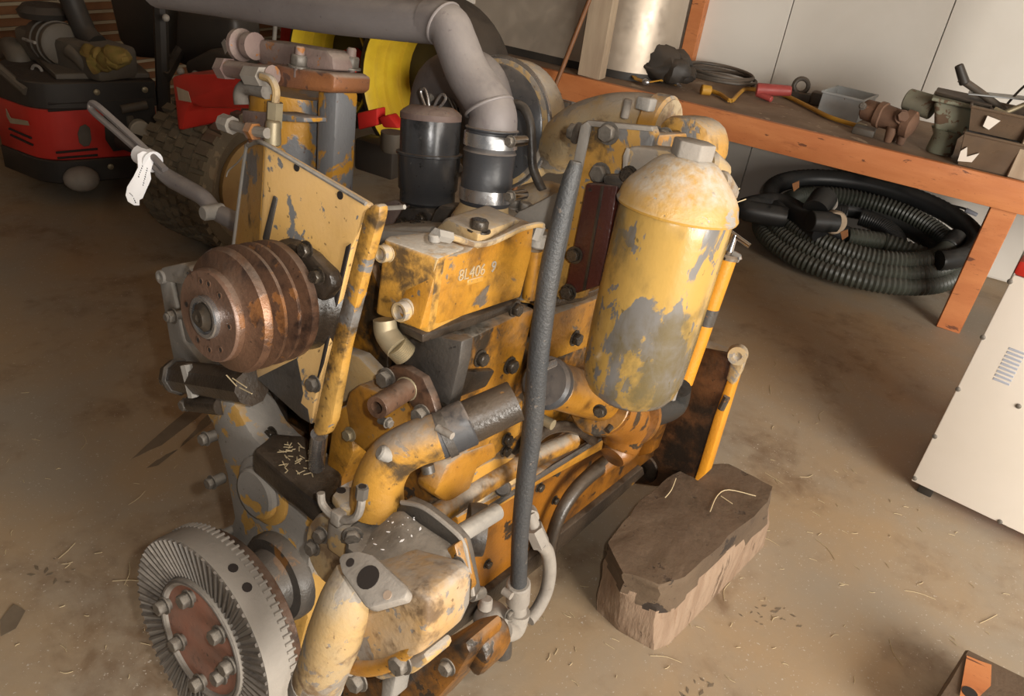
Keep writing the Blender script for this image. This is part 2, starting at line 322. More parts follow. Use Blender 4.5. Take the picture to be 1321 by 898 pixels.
# ---------------------------------------------------------------- workbench
wbn=thing('workbench','long orange stained lumber workbench along the white plywood wall','workbench',(.5,YB+.5,0))
part('bench_top',G().box((-3.1,YB+.002,BZ-.022),(1.9,YW-.01,BZ-.001),.003,seg=1),'top',wbn)
part('fascia_board',G().box((-3.1,YB-.04,BZ-.145),(1.9,YB,BZ+.002),.004,seg=2),'wood',wbn)
lg=W(1207,422,z=0); lg2=W(1235,430,z=0)
part('leg',G().box((lg.x,YB-.002,0),(lg2.x+.01,YB+.04,BZ-.023),.004,seg=1),'wood',wbn)
part('leg',G().box((lg.x+.05,YB+.55,0),(lg.x+.16,YB+.60,BZ-.023),.004,seg=1),'wood',wbn)
part('leg',G().box((-2.6,YB+.002,0),(-2.5,YB+.04,BZ-.023),.004,seg=1),'wood',wbn)
part('joist',G().box((lg.x+.05,YB+.002,BZ-.14),(lg.x+.09,YW-.02,BZ-.023),.003,seg=1),'wood',wbn)
for a,b in ((743,772),(1299,1334)):
    p,q=W(a,97 if a<900 else 227,y=YB-.01),W(b,104 if a<900 else 240,y=YB-.01)
    part('post',G().box((p.x,YB+.003,BZ),(q.x,YB+.09,2.6),.005,seg=1),'post',wbn)
# ---------------------------------------------------------------- stainless tank
x0,xr=-3.3,W(884,40,y=YB+.55).x
pts=[V((x0,YB+.16,0)),V((xr-.30,YB+.16,0))]+[V((xr-.30+.30*math.sin(a),YB+.46-.30*math.cos(a),0)) for a in [PI/16*i for i in range(1,16)]]+[V((xr-.3,YB+.76,0)),V((x0,YB+.76,0))]
tk=thing('stainless_tank','big brushed stainless steel tank with rounded end standing on the workbench','tank',(-2.3,YB+.45,BZ))
part('tank_shell',G().prism([p+Z_*(BZ+.045) for p in pts],Z_*1.25),'inox',tk)
part('tank_base',G().prism([p*.985+V((-.03,.07,BZ)) for p in pts],Z_*.045),'mblk',tk)
part('label',G().prism([W(a,b,y=YB+.159) for a,b in ((597,-6),(613,-6),(613,5),(597,4))],(0,-.002,0)),'white',tk,'small white sticker')
# broom handle, junction box
p0,p1=W(757,8,y=YB-.06),W(716,112,y=YB-.16); d=(p1-p0); p2=p0+d*(p0.z/-d.z)
solo('broom_handle',G().cyl(p2,p0-d*.3,.014,.013,12,.004),'lath','thin brown wooden pole leaning on the bench by its left post','pole')
p=W(727,140,y=YB-.041)
solo('junction_box',G().box((p.x-.06,YB-.09,p.z-.045),(p.x+.05,YB-.041,p.z+.05),.006),'dark','small black box on the bench front behind the turbocharger','box')
# ---------------------------------------------------------------- things on the bench
def onb(px,py,dz=0): return W(px,py,z=BZ+dz)
c=W(856,84,y=YB+.42)
g=G()
for dx,dy,r in ((0,-.05,.10),(.1,-.04,.085),(-.09,-.02,.09),(.17,-.02,.06),(.03,.03,.11),(-.02,-.02,.12)): g.ball(V((c.x+dx,c.y+dy-.05,BZ+r*.85+.012)),r,(1.25,1,.85))
solo('black_bag',g.shake(.045,3,9).shake(.02,5,22),'mblk','crumpled black bag slumped on the bench beside the steel tank','bag')
c=onb(922,104,.02); g=G(); pts=[]
for i in range(64):
    a=i/64*2*PI*4; r=.22+.02*math.sin(a*.37+1); pts.append(V((c.x+r*1.0*math.cos(a),c.y+.05+.2*math.sin(a),BZ+.014+i*.0007+.05*max(0,math.sin(a*.25-.6)))))
g.tube(pts,.011,8,3); solo('cable_coil',g,'dark','coil of dark grey cable lying on the bench top','cable')
def hosepath(l,dz): return [onb(a,b,dz) for a,b in l]
yh=thing('yellow_air_hose','long yellow hose stretched along the bench to the tin box','hose',onb(1040,135))
part('tubing',G().tube(hosepath([(917,117),(930,122),(943,130),(952,122),(962,115),(985,117),(1010,122),(1040,136),(1070,151),(1105,162)],.016),.0125,8,5),'strap',yh)
a,b=onb(917,117,.026),onb(913,120,.026); part('end_fitting',G().cyl(a,a+V((-.05,-.03,0)),.028,.03,14,.004),'strap',yh)
a=onb(1105,162,.02); part('end_fitting',G().cyl(a,a+V((.05,-.02,0)),.021,.02,14,.004),'brass',yh)
ys=thing('yellow_strap','short yellow ratchet strap in front of the black bag','strap',onb(840,107))
g=G(); l=[W(808,91,y=YB+.30),onb(818,103,.02),onb(832,108,.012),onb(850,105,.03),onb(862,106,.018),onb(872,111,.008)]
for a,b in zip(l,l[1:]): g.prism([a,b,b+V((0,.05,0)),a+V((0,.05,0))],(0,0,.008),.002,1)
part('webbing',g,'strap',ys)
part('buckle',G().ball(onb(833,106,.03),.024,(1,.7,.8),10),'steel',ys)
part('hook',G().tube([onb(866,107,.02),onb(874,108,.03),onb(878,111,.012)],.008,7),'steel',ys)
rt=thing('red_tool','faded red plastic tool lying beside the yellow hose on the bench','tool',onb(990,125))
c=onb(985,122,.03)
part('housing',G().cyl(c+V((-.05,0,.02)),c+V((.14,.06,.045)),.038,.03,14,.006).shake(.004),'rred',rt)
part('grip',G().cyl(c+V((-.04,0,-.0)),c+V((.06,-.03,-.012)),.02,.018,12,.004),'rred',rt)
c=onb(1028,133,0)
sc=thing('scrap_bracket','dark scrap metal bracket behind the yellow hose beside the red tool','scrap',c)
part('ring',G().ring(c+V((-.02,.1,.085)),(.3,-1,.2),.042,.014,20),'dark',sc)
part('arm',G().box(c+V((-.09,.06,.0)),c+V((.06,.14,.05)),.008),'dark',sc)
part('lug',G().box(c+V((.06,.04,0)),c+V((.13,.12,.075)),.01).shake(.006),'dark',sc)
# tin box
a,b=onb(1053,146),onb(1104,159); u=(b-a); wdt=u.length; u.normalize(); v=V((-u.y,u.x,0)); h=W(1050,114,y=a.y).z-BZ; dp=.30
tb=thing('tin_box','open grey galvanised tin box standing on the bench','box',a+u*wdt*.5+v*dp*.5)
def bx(l,w0,w1,d0,d1,z0,z1,bev=.001): return l.hexa8([a+u*x+v*y+Z_*z for z in (z0,z1) for x,y in ((w0,d0),(w1,d0),(w1,d1),(w0,d1))],bev,1)
t=.004; g=G(); bx(g,0,wdt,0,dp,0,t); bx(g,0,wdt,0,t,0,h); bx(g,0,wdt,dp-t,dp,0,h); bx(g,0,t,0,dp,0,h); bx(g,wdt-t,wdt,0,dp,0,h)
part('bin',g,'tin',tb)
g=G(); bx(g,-.008,wdt+.008,-.008,.003,h-.012,h); bx(g,-.008,wdt+.008,dp-.003,dp+.008,h-.012,h); bx(g,-.008,.003,0,dp,h-.012,h); bx(g,wdt-.003,wdt+.008,0,dp,h-.012,h); part('rim',g,'tin',tb)
# rusty pump
a,b=W(1113,140,y=YB+.24),W(1180,163,y=YB+.16)
rp=thing('rusty_pump','rusty brown pump casting lying on the bench before the tin box','pump',V((a.x+.1,YB+.2,BZ)))
d=(b-a).normalized(); L=(b-a).length
part('casing',G().lathe(a,d,[(0,0),(0,.04),(.012,.052),(L*.28,.056),(L*.3,.066),(L*.40,.066),(L*.42,.058),(L*.8,.055),(L*.82,.07),(L*.95,.07),(L,.045),(L,0)],22).shake(.005,2,16),'rpump',rp)
m=a+d*L*.75
part('cap',G().hexn(m+V((0,-.05,.03)),(.1,-.9,.45),.03,.02),'rpump',rp)
for k,(dx,dy) in enumerate(((-.0,-.0),(.06,.02),(.02,.08))):
    q=m+V((dx-.03,dy-.03,-.03)); part('lug',G().cyl(V((q.x,q.y,BZ+.002)),q,.02,.028,12,.004).shake(.003),'rpump',rp)
bolt(rp,a+V((0,-.055,.02)),(-.1,-.9,.3),.016)
part('bracket',G().box((a.x-.01,a.y-.06,BZ),(a.x+.10,a.y+.05,BZ+.035),.006).shake(.005),'dark',rp)
# green casting
c=W(1217,182,y=YB+.2); gc=thing('green_casting','faded green funnel shaped casting on the bench between pump and brown pans','casting',V((c.x,c.y,BZ)))
part('neck',G().lathe((c.x,c.y,BZ+.002),(0,0,1),[(0,0),(0,.062),(.01,.066),(.085,.058),(.12,.08),(.12,0)],20),'mint',gc)
top=c.z+.25
part('bowl',G().hexa8([V((c.x+x,c.y+y,z)) for z,l in ((BZ+.11,((-.06,-.06),(.07,-.06),(.07,.08),(-.06,.08))),(BZ+.25,((-.11,-.08),(.13,-.08),(.13,.16),(-.11,.16)))) for x,y in l],.02,3),'mint',gc)
part('rim',G().box((c.x-.125,c.y-.095,BZ+.25),(c.x+.145,c.y+.175,BZ+.268),.006),'mint',gc)
part('spout',G().cyl((c.x-.1,c.y+.04,BZ+.2),(c.x-.24,c.y+.08,BZ+.21),.06,.055,18,.006),'mint',gc)
part('cover',G().hexa8([V((c.x+x,c.y+y,z)) for z in (BZ+.269,BZ+.285) for x,y in ((-.12,-.02),(.14,-.09),(.14,.17),(-.12,.17))],.004,1),'dark',gc)
# pans
def pan(px,py,z,w_,d_,h_,lab,dy):
    c=W(px,py,y=YB+dy); o=thing('sheet_metal_pan',lab,'pan',V((c.x,c.y,z)),None)
    g=G(); s=.82
    lo=[(-w_*s,-d_*s),(w_*s,-d_*s),(w_*s,d_*s),(-w_*s,d_*s)]; hi=[(-w_,-d_),(w_,-d_),(w_,d_),(-w_,d_)]
    def fr(s0,z0,s1,z1):
        for i in range(4):
            j=(i+1)%4; A=[V((c.x+lo[k][0]*(1-q)+hi[k][0]*q,c.y+lo[k][1]*(1-q)+hi[k][1]*q,zz)) for k,q,zz in ((i,0,z),(j,0,z),(j,1,z+h_),(i,1,z+h_))]
            nrm=(A[1]-A[0]).cross(A[3]-A[0]).normalized(); g.prism(A,-nrm*.005)
    fr(0,0,1,1); g.box((c.x-w_*s,c.y-d_*s,z),(c.x+w_*s,c.y+d_*s,z+.006)); part('tray',g,'brown',o)
    g=G()
    for i in range(4):
        A,B=[V((c.x+hi[k][0],c.y+hi[k][1],z+h_)) for k in (i,(i+1)%4)]; g.cyl(A,B,.007,seg=8)
    part('rim',g,'brown',o); return c
c=pan(1277,200,BZ+.002,.15,.14,.155,'brown sheet metal pan with torn white paint, lower of the stack','.14' and .14)
part('paint_patch',G().prism([V((c.x-.13+dx,c.y-.125-dz*.12,BZ+.02+dz)) for dx,dz in ((0,0),(.06,.01),(.075,.06),(.03,.03),(.015,.075),(-.005,.05))],(0,-.008,0)),'white',bpy.data.objects['sheet_metal_pan'],'torn flap of white paint')
c2=pan(1295,160,BZ+.164,.17,.15,.11,'brown sheet metal pan filled with scrap, upper of the stack',.17)
part('paint_patch',G().prism([V((c2.x-.09+dx,c2.y-.147-dz*.1,BZ+.19+dz)) for dx,dz in ((0,.01),(.03,0),(.06,.05),(.0,.06))],(0,-.008,0)),'white',bpy.data.objects['sheet_metal_pan.001'],'scraped white patch')
q=V((c2.x,c2.y,BZ+.175))
sl=thing('scrap_lever','dark iron lever with black grip sticking out of the upper pan','lever',q)
part('rod',G().tube([q+V((-.02,0,.09)),q+V((-.16,.02,.15)),q+V((-.26,.02,.19))],.018,10),'dark',sl); part('grip',G().cyl(q+V((-.23,.02,.17)),q+V((-.29,.02,.25)),.024,.02,12,.005),'mblk',sl)
s2=thing('scrap_bar','flat grey metal bar lying across the upper pan','bar',q)
part('plate',G().hexa8([q+V(p) for p in ((-.2,-.02,.13),(.16,-.03,.17),(.16,.08,.17),(-.2,.1,.13),(-.2,-.02,.137),(.16,-.03,.177),(.16,.08,.177),(-.2,.1,.137))],.002,1),'tin',s2)
s3=thing('brass_fitting','small dull brass pipe fitting in the upper pan','fitting',q)
part('stem',G().cyl(q+V((-.03,-.1,.09)),q+V((.06,-.08,.16)),.012,seg=10),'brass',s3); part('cross',G().cyl(q+V((-.07,-.09,.10)),q+V((.01,-.115,.085)),.013,seg=10),'brass',s3)
s4=solo('bent_wire',G().tube([q+V((-.02,.03,.12)),q+V((.01,.03,.2)),q+V((.06,.03,.28)),q+V((.08,.03,.33))],.006,7),'dark','thin bent wire standing up from the upper pan','wire')
g=G()
for k in range(9): g.ball(q+V((random.uniform(-.1,.12),random.uniform(-.08,.09),random.uniform(.02,.09))),random.uniform(.03,.05),(1.2,1,.7),8)
tag(part('scrap_heap',g.shake(.012,5,20),'dark'),'dark scrap filling the upper brown pan','scrap'); 
# ---------------------------------------------------------------- hoses under the bench
xl,xrr=W(948,332,z=.06).x,W(1236,345,z=.06).x
xc,aa=(xl+xrr)/2,(xrr-xl)/2; yf=W(1100,384,z=0).y; yc=(yf+YW-.1)/2; bb=(YW-.1-yf)/2-.06
def loop(n0,n1,a0,b0,lay,rad,pitch,corr,z0=.062,tl=.16,dx=0,dy=0,grow=0):
    pts=[]; L=0; T0,T1=n0,n1; N=int(abs(T1-T0)*2*PI*aa*.85/pitch)*2
    for i in range(N+1):
        t=T0+(T1-T0)*i/N; a=t*2*PI; k=1-grow*(t-T0)
        x=xc+dx+aa*a0*k*math.cos(a); y=yc+dy+bb*b0*k*math.sin(a)
        pts.append(V((x,y,z0+tl*(math.sin(a)+1)/2+lay*(t-T0))))
    rs=[rad*(1 if i%2 else corr) for i in range(N+1)]
    return pts,rs
ch=thing('corrugated_hose','coiled black corrugated hose with green tint, loops spread on the floor under the bench','hose',(xc,yf,0))
pts,rs=loop(.40,2.98,1,1,.058,.056,.026,.87,grow=.085)
part('tubing',G().tube(pts,rs,12,smooth=False),'green',ch)
a=pts[-1]; part('cuff',G().cyl(a,a+(pts[-1]-pts[-5]).normalized()*.14,.06,.06,18,.006),'black',ch)
ch2=thing('suction_hose','smooth black suction hose coiled on top of the corrugated hose','hose',(xc,yc,.2))
pts,rs=loop(-.12,.62,1.0,.98,.0,.058,.03,.95,z0=.24,tl=.17,dy=.03)
part('tubing',G().tube(pts,rs,12,smooth=False),'black',ch2)
p2_,r2_=loop(.52,1.4,.72,.62,.0,.058,.03,.95,z0=.10,tl=.16,dy=.10)
part('tubing',G().tube(p2_,r2_,12,smooth=False),'black',ch2)
p2_,r2_=loop(.3,1.25,.45,.40,.0,.056,.03,.95,z0=.08,tl=.16,dy=.12,dx=-.05)
part('tubing',G().tube(p2_,r2_,12,smooth=False),'black',ch2)
b0=W(1000,262,z=.30); b1=W(1060,300,z=.27)
part('tubing',G().tube([pts[-1],W(960,270,z=.27),b0,W(1030,275,z=.3),b1],.062,14),'black',ch2)
a,b=W(1052,272,z=.36),W(1064,254,z=.42)
part('coupling',G().pipe(b,a,.075,.062,22),'black',ch2); part('cam_lever',G().tube([b+V((.06,0,.01)),b+V((.075,-.01,-.03)),b+V((.06,-.02,-.06))],.009,7),'lite',ch2)
a,b=W(1045,285,z=.33),W(1078,287,z=.33)
part('coupling',G().cyl(a,b,.058,.06,20,.004),'black',ch2); part('coupling_cap',G().lathe(b-V((.01,0,0)),V((.45,-.85,.2)),[(-.03,0),(-.03,.066),(.02,.068),(.035,.06),(.042,.04),(.044,0)],24),'post',ch2,'dusty tan end cap')
ch3=thing('straight_suction_hose','straight length of black green hose leaving the coil towards the bench leg','hose',W(1150,330,z=.2))
l=[W(1092,305,z=.24),W(1140,312,z=.235),W(1185,328,z=.22),W(1232,350,z=.17),W(1262,372,z=.1)]; g0=G(); pts=[]
for a,b in zip(l,l[1:]):
    n=max(2,int((b-a).length/.013)); pts+=[a+(b-a)*(i/n) for i in range(n)]
part('tubing',G().tube(pts,[.056*(1 if i%2 else .87) for i in range(len(pts))],12,smooth=False),'green',ch3)
part('cuff',G().cyl(pts[0],pts[0]-V((.07,0,0)),.058,seg=18),'black',ch3)
wc=thing('power_cord','thin black cord with a grey plug sticking out over the hose coil','cord',W(1220,268,y=YW-.12))
l=[W(a,b,y=YW-.2) for a,b in ((1192,285),(1203,272),(1220,265),(1240,268),(1250,272))]
part('cable',G().tube(l,.007,8),'black',wc); part('plug',G().cyl(l[-1]-V((.02,0,0)),l[-1]+V((.05,0,-.012)),.015,.011,12,.003),'slot',wc)
for k,(a,b,z) in enumerate(((1029,238,.44),(1090,300,.318))):
    c=W(a,b,z=z); solo('dry_leaf',G().prism([c+V(p) for p in ((0,-.06,-.03),(.022,-.06,0),(.008,-.055,.035),(-.022,-.06,.012))],(0,.003,.003)).cut().shake(.008,k),'leaf',('curled brown dead leaf on top of the hose coil','brown dead leaf fragment below the tan hose cap')[k],'leaf')
# ---------------------------------------------------------------- white cabinet
a=W(1175,620,z=.05); b=W(1321,690,z=.05); u=(b-a); u.z=0; u.normalize(); v=V((-u.y,u.x,0))
hh=W(1313,343,y=a.y+.0).z-.05
mc=thing('machine_cabinet','white powder coated machine cabinet with red top and riveted front panel','machine',a+u*.35+v*.25-V((0,0,.05)))
def cb(x0,x1,y0,y1,z0,z1,bev=.004): return G().hexa8([a+u*x+v*y+Z_*z for z in (z0,z1) for x,y in ((x0,y0),(x1,y0),(x1,y1),(x0,y1))],bev,2)
part('body',cb(.004,.72,.012,.5,0,hh-.004),'red',mc,'red painted body')
part('front_panel',cb(0,.73,0,.011,0,hh-.03),'white',mc,'white front panel')
part('top_cover',cb(-.004,.74,-.006,.51,hh-.03,hh+.02,.012),'red',mc,'red top cover')
for x,y in ((.03,.03),(.03,.4),(.66,.03),(.66,.4)): part('foot',cb(x,x+.05,y,y+.05,-.05,-.001),'mblk',mc)
fn=-v
for px,py in ((1303,363),(1268,435),(1236,502),(1206,563),(1180,617),(1290,673),(1314,524)):
    q=Wp(px,py,a,v); part('screw',G().lathe(q,fn,[(0,.0085),(.003,.0085),(.006,.004),(.006,0)],12),'bolt',mc)
for k in range(9):
    t=k/8; p=Wp(1281+t*20,488-t*39,a,v); part('vent_slot',G().hexa8([p+u*x+fn*y+Z_*z for z in (-.004,.004) for x,y in ((0,-.001),(.05,-.001),(.05,.0015),(0,.0015))],.001,1),'slot',mc)
# ---------------------------------------------------------------- timbers
A,B,C_=W(1248,836,z=.12),W(1196,920,z=.12),W(1345,884,z=.12); D=B+C_-A
tb2=thing('timber_offcut','dark timber beam end with an orange scrape and a bolt hole','timber',V((C_.x,C_.y,0)))
part('beam',G().prism([A-Z_*.118,B-Z_*.118,D-Z_*.118,C_-Z_*.118],Z_*.118,.006,1).cut(3).shake(.003,4),'block',tb2)
part('scrape',G().prism([W(x,y,z=.1235) for x,y in ((1247,846),(1264,853),(1279,858),(1278,885),(1262,900),(1238,898))],Z_*.001),'wood',tb2,'orange scraped patch')
q=W(1251,894,z=.125); part('bolt_hole',G().cyl(q,q+Z_*.001,.019,seg=16),'hole',tb2)
BH=.272
tp=[(783,700),(797,682),(833,640),(868,612),(905,598),(940,598),(995,628),(992,648),(940,692),(884,744),(850,753),(805,738)]
bt=[(770,788),(780,758),(806,728),(855,692),(895,672),(935,670),(988,692),(985,705),(935,757),(862,832),(843,839),(798,814)]
g=G(); rows=[]
TP=[W(x,y,z=BH) for x,y in tp]; BT=[W(x,y,z=0) for x,y in bt]
for i,(p,q) in enumerate(zip(TP,BT)):
    rows.append([g.b.verts.new(q.lerp(p,t)+ (V((random.uniform(-1,1),random.uniform(-1,1),0))*.006 if 0<t<1 else V())) for t in (0,.25,.5,.68,.85,.96,1)])
n=len(rows)
for i in range(n):
    for k in range(6): g.b.faces.new((rows[i][k],rows[(i+1)%n][k],rows[(i+1)%n][k+1],rows[i][k+1]))
cc=g.b.verts.new(sum(TP,V())/n+Z_*.004); cb_=g.b.verts.new(sum(BT,V())/n)
for i in range(n): g.b.faces.new((rows[i][6],rows[(i+1)%n][6],cc)); g.b.faces.new((rows[(i+1)%n][0],rows[i][0],cb_))
bmesh.ops.recalc_face_normals(g.b,faces=g.b.faces[:]); g.cut(4)
from mathutils import noise as NZ
for vv in g.b.verts:
    if vv.co.z>.01: vv.co+=NZ.noise_vector(vv.co*14)*.006+NZ.noise_vector(vv.co*45)*.0025
wk=part('wooden_block',g,'block'); me=wk.data; me.materials.append(M['split']); zc=wk.location.z
for p in me.polygons:
    if abs(p.normal.z)<.6 and p.center.z+zc<.175+.03*math.sin(p.center.x*17+p.center.y*9)+NZ.noise(p.center*30)*.03: p.material_index=1
tag(wk,'thick oil soaked timber block under the rear of the engine','timber block')
# ================================================================ THE ENGINE
EB=V((0,1.1,.45))
eng=thing('diesel_engine','worn yellow diesel engine with large ring gear in front, rear end on a timber block','engine',EW(EB))
eng.matrix_world=Matrix.Translation(EW(EB))@EM.transposed().to_4x4(); ORG['diesel_engine']=EB
def Pp(px,py,p0,n):
    d=EM@ray(px,py); t=(V(p0)-CE).dot(V(n))/d.dot(V(n)); return CE+d*t
def ep(name,g,m,parent=None,label=None,stuff=False): return part(name,g,m,parent or eng,label,stuff)
def fp(l,y,d,bev=.004,g=None): return (g or G()).prism([P(a,b,y=y) for a,b in l],(0,d,0),bev)
def sp(l,x,d,bev=.004,g=None): return (g or G()).prism([P(a,b,x=x) for a,b in l],(-d,0,0),bev)
def zp(l,z,d,bev=.004,g=None): return (g or G()).prism([P(a,b,z=z) for a,b in l],(0,0,-d),bev)
def pl(l,**k): return [P(a,b,**k) for a,b in l]
XR=.24
blk=ep('engine_block',G().box((-XR,.74,.80),(XR,1.84,1.10),.015),'yeld')
crk=ep('crankcase',G().box((-XR,.72,.47),(XR,1.84,.795),.012),'yelo')
ep('oil_pan',G().hexa8([V(p) for p in ((-.15,.85,.27),(.15,.85,.27),(.15,1.78,.27),(-.15,1.78,.27),(-.22,.74,.468),(.22,.74,.468),(.22,1.83,.468),(-.22,1.83,.468))],.02),'grime')
ep('cylinder_head',G().box((-.19,.90,1.10),(.19,1.80,1.15),.012),'dgray')
ep('rocker_cover',G().box((-.16,1.3,1.151),(.02,1.74,1.20),.02,seg=3),'gray')
# side rails, ribs, side bolts
ep('side_rail',G().tube([P(545,676,x=.27),P(655,607,x=.27),P(738,568,x=.27)],.021,12),'yel',crk)
ep('side_rail',G().cyl(P(600,673,x=.262),P(835,528,x=.262),.007,seg=8),'dgray',crk)
ep('side_flange',sp([(590,668),(700,608),(800,556),(830,538),(832,550),(700,622),(592,684)],.262,.02,.003),'yel',crk)
ep('core_plug_panel',sp([(595,657),(640,628),(672,610),(676,628),(642,650),(600,672)],.255,.02,.004),'ydst',crk)
ep('side_boss',G().cyl(P(648,630,x=.24),P(648,630,x=.268),.020,.016,16,.003),'dgray',crk)
for k in range(4): 
    a,b=P(714+k*9.5,587-k*5.5,x=.262),P(716+k*9.5,574-k*5.5,x=.262); ep('rib',G().cyl(a,b,.006,seg=8),'yel',crk)
ep('lower_rail',sp([(566,812),(640,757),(740,676),(830,603),(832,612),(742,694),(640,778),(568,832)],.258,.03,.004),'grime',crk)
for px,py in ((695,628),(716,608),(738,590),(758,578)): bolt(crk,P(px,py,x=.24),X_,.011,m='boltd')
for px,py in ((628,727),(655,752),(715,645),(748,625),(690,672)): bolt(crk,P(px,py,x=.24),X_,.010,m='boltd')
ep('breather_tube',G().tube(pl([(683,590),(690,568),(705,555),(728,550),(748,556),(765,568)],x=.275),.0125,12),'grime',None,'glossy dark bent tube')
ep('drain_pipe',G().tube(pl([(815,580),(790,592),(765,610),(740,635),(722,665),(712,695),(708,722)],x=.285),[.02,.02,.018,.017,.016,.016,.016],12),'grime',None,'dark bent pipe beside the crankcase')
ep('pipe_collar',G().cyl(P(820,568,x=.285),P(772,606,x=.285),.024,.022,16,.003),'yelo')
# upper side pieces
ep('block_side_cover',sp([(698,412),(786,380),(778,440),(700,470)],.262,.03,.004),'yel')
bolt(blk,P(741,436,x=.262),X_,.014,m='boltd')
ep('rear_side_cover',sp([(786,395),(860,360),(870,440),(790,470)],.25,.02,.004),'yel')
ep('side_bracket',sp([(594,590),(612,572),(640,545),(676,515),(672,560),(640,588),(600,618)],.27,.04,.006),'yel')
for p in ((653,566),(651,581)): bolt(blk,P(*p,x=.272),X_,.011,m='boltd')
ep('lower_bracket_arm',sp([(560,640),(578,600),(600,585),(640,570),(645,590),(618,605),(606,640),(585,655)],.275,.05,.012),'yel')
ep('lower_bracket_arm',sp([(600,612),(640,592),(672,590),(670,612),(640,622),(612,640)],.268,.04,.008),'yelw')
# front block face
ep('front_face_plate',fp([(398,338),(470,318),(498,400),(500,520),(470,560),(420,600),(398,560)],.728,.02,.004),'yeld')
ep('front_column',fp([(298,512),(332,492),(345,585),(330,592),(302,545)],.69,.05,.005),'yel')
ep('front_column',fp([(430,530),(452,520),(455,585),(432,640),(415,640)],.66,.06,.006),'yel')
ep('front_step',fp([(440,452),(462,460),(492,492),(490,505),(440,520)],.69,.03,.004),'ydst')
acc=ep('accessory_cover',fp([(445,522),(450,505),(463,496),(492,507),(506,528),(503,572),(474,587),(452,568)],.655,.07,.006),'yel')
bolt(acc,P(452,560,y=.655),-Y_,.011,m='brass')
ep('dark_recess_box',fp([(330,500),(352,490),(358,560),(335,572)],.705,.03,.004),'grime')
# sludge shelf
zs=P(395,600,y=.63).z
shf=ep('sludge_shelf',zp([(326,580),(352,558),(392,560),(442,605),(436,646),(415,652),(372,618)],zs,.05,.008).cut(2).shake(.004,5,20),'grime',None,'ledge filled with oily sludge')
g=G()
for k in range(45):
    c=P(random.uniform(362,412),random.uniform(572,612),z=zs+.004); a=random.random()*PI; d=V((math.cos(a),math.sin(a),random.uniform(-.1,.25)))*random.uniform(.006,.016)
    g.cyl(c-d*.5,c+d*.5,.0011,seg=4)
ep('straw_bits',g,'straw',shf,'chips of straw stuck in the sludge',True)
for p in ((348,600),(352,560),(415,640)): bolt(shf,P(*p,y=.66),-Y_,.013,m='boltd')
# timing cover
tc=ep('timing_cover',fp([(283,507),(296,512),(306,530),(322,560),(338,577),(374,603),(424,648),(412,690),(398,720),(396,800),(376,880),(330,880),(300,800),(288,705),(300,668),(290,612),(272,548),(262,532)],.62,.09,.012),'cover',None,'timing cover, grey primer showing through yellow paint')
c=P(341,632,y=.62); r=36*MPX(c)
ep('cover_boss',G().lathe(c,-Y_,[(-.01,r*1.35),(.006,r*1.32),(.012,r*1.15),(.012,r*1.0),(.022,r*.97),(.026,r*.88),(.026,0)],28),'cover',tc)
c=P(362,742,y=.615); r=60*MPX(c)
ep('crank_seal_housing',G().lathe(c,-Y_,[(-.01,r*1.0),(.01,r),(.02,r*.93),(.022,r*.72),(.05,r*.66),(.055,r*.3),(.055,0)],30),'dgray',tc)
for p in ((276,562),(284,618),(297,686),(296,700)):
    c=P(*p,y=.62); ep('stud',G().cyl(c+Y_*.01,c-Y_*.018,.012,.012,12,.003),'bolt',tc); bolt(tc,c-Y_*.018,-Y_,.0125)
# crank: damper and ring gear
gc_=P(256,828,y=.45)
dm=ep('damper_disc',G().lathe(V((gc_.x,.545,gc_.z)),-Y_,[(0,0),(0,.175),(.006,.185),(.022,.185),(.028,.175),(.028,0)],48),'rust',None,'dark oily damper disc')
ep('crank_hub',G().lathe(V((gc_.x,.60,gc_.z)),-Y_,[(0,0),(0,.07),(.14,.06),(.14,0)],24),'dgray')
RG=.206
rg=ep('ring_gear',G().lathe(V((gc_.x,.452,gc_.z)),Y_,[(0,.112),(-.003,.118),(0,.124),(.010,.126),(-.0,RG-.002),(.006,RG),(.058,RG),(.062,RG-.006),(.062,.10),(.02,.10),(0,.112)],72),'gearr',None,'bevel ring gear with a dusty grey rim')
NT=70; g=G()
for i in range(NT):                             # bevel teeth on the face, slightly spiral
    a0=2*PI*i/NT; q=[]
    for rr,da in ((.127,-.0),(RG-.004,.085)):
        wd=rr*PI/NT*.62
        for sgn in (-1,1):
            a=a0+da; ct,s_=math.cos(a),math.sin(a); t=V((-s_,0,ct)); b=V((gc_.x+rr*ct,.452,gc_.z+rr*s_))
            q.append((b+t*wd*sgn, b+t*wd*.45*sgn, .004 if rr<.15 else -.0))
    lo=[q[0][0]+Y_*.012,q[1][0]+Y_*.012,q[3][0]+Y_*.004,q[2][0]+Y_*.004]; hi=[q[0][1]+Y_*.003,q[1][1]+Y_*.003,q[3][1]-Y_*.0045,q[2][1]-Y_*.0045]
    if i<70: ep('gear_tooth',G().hexa8(lo+hi),'gear',rg)
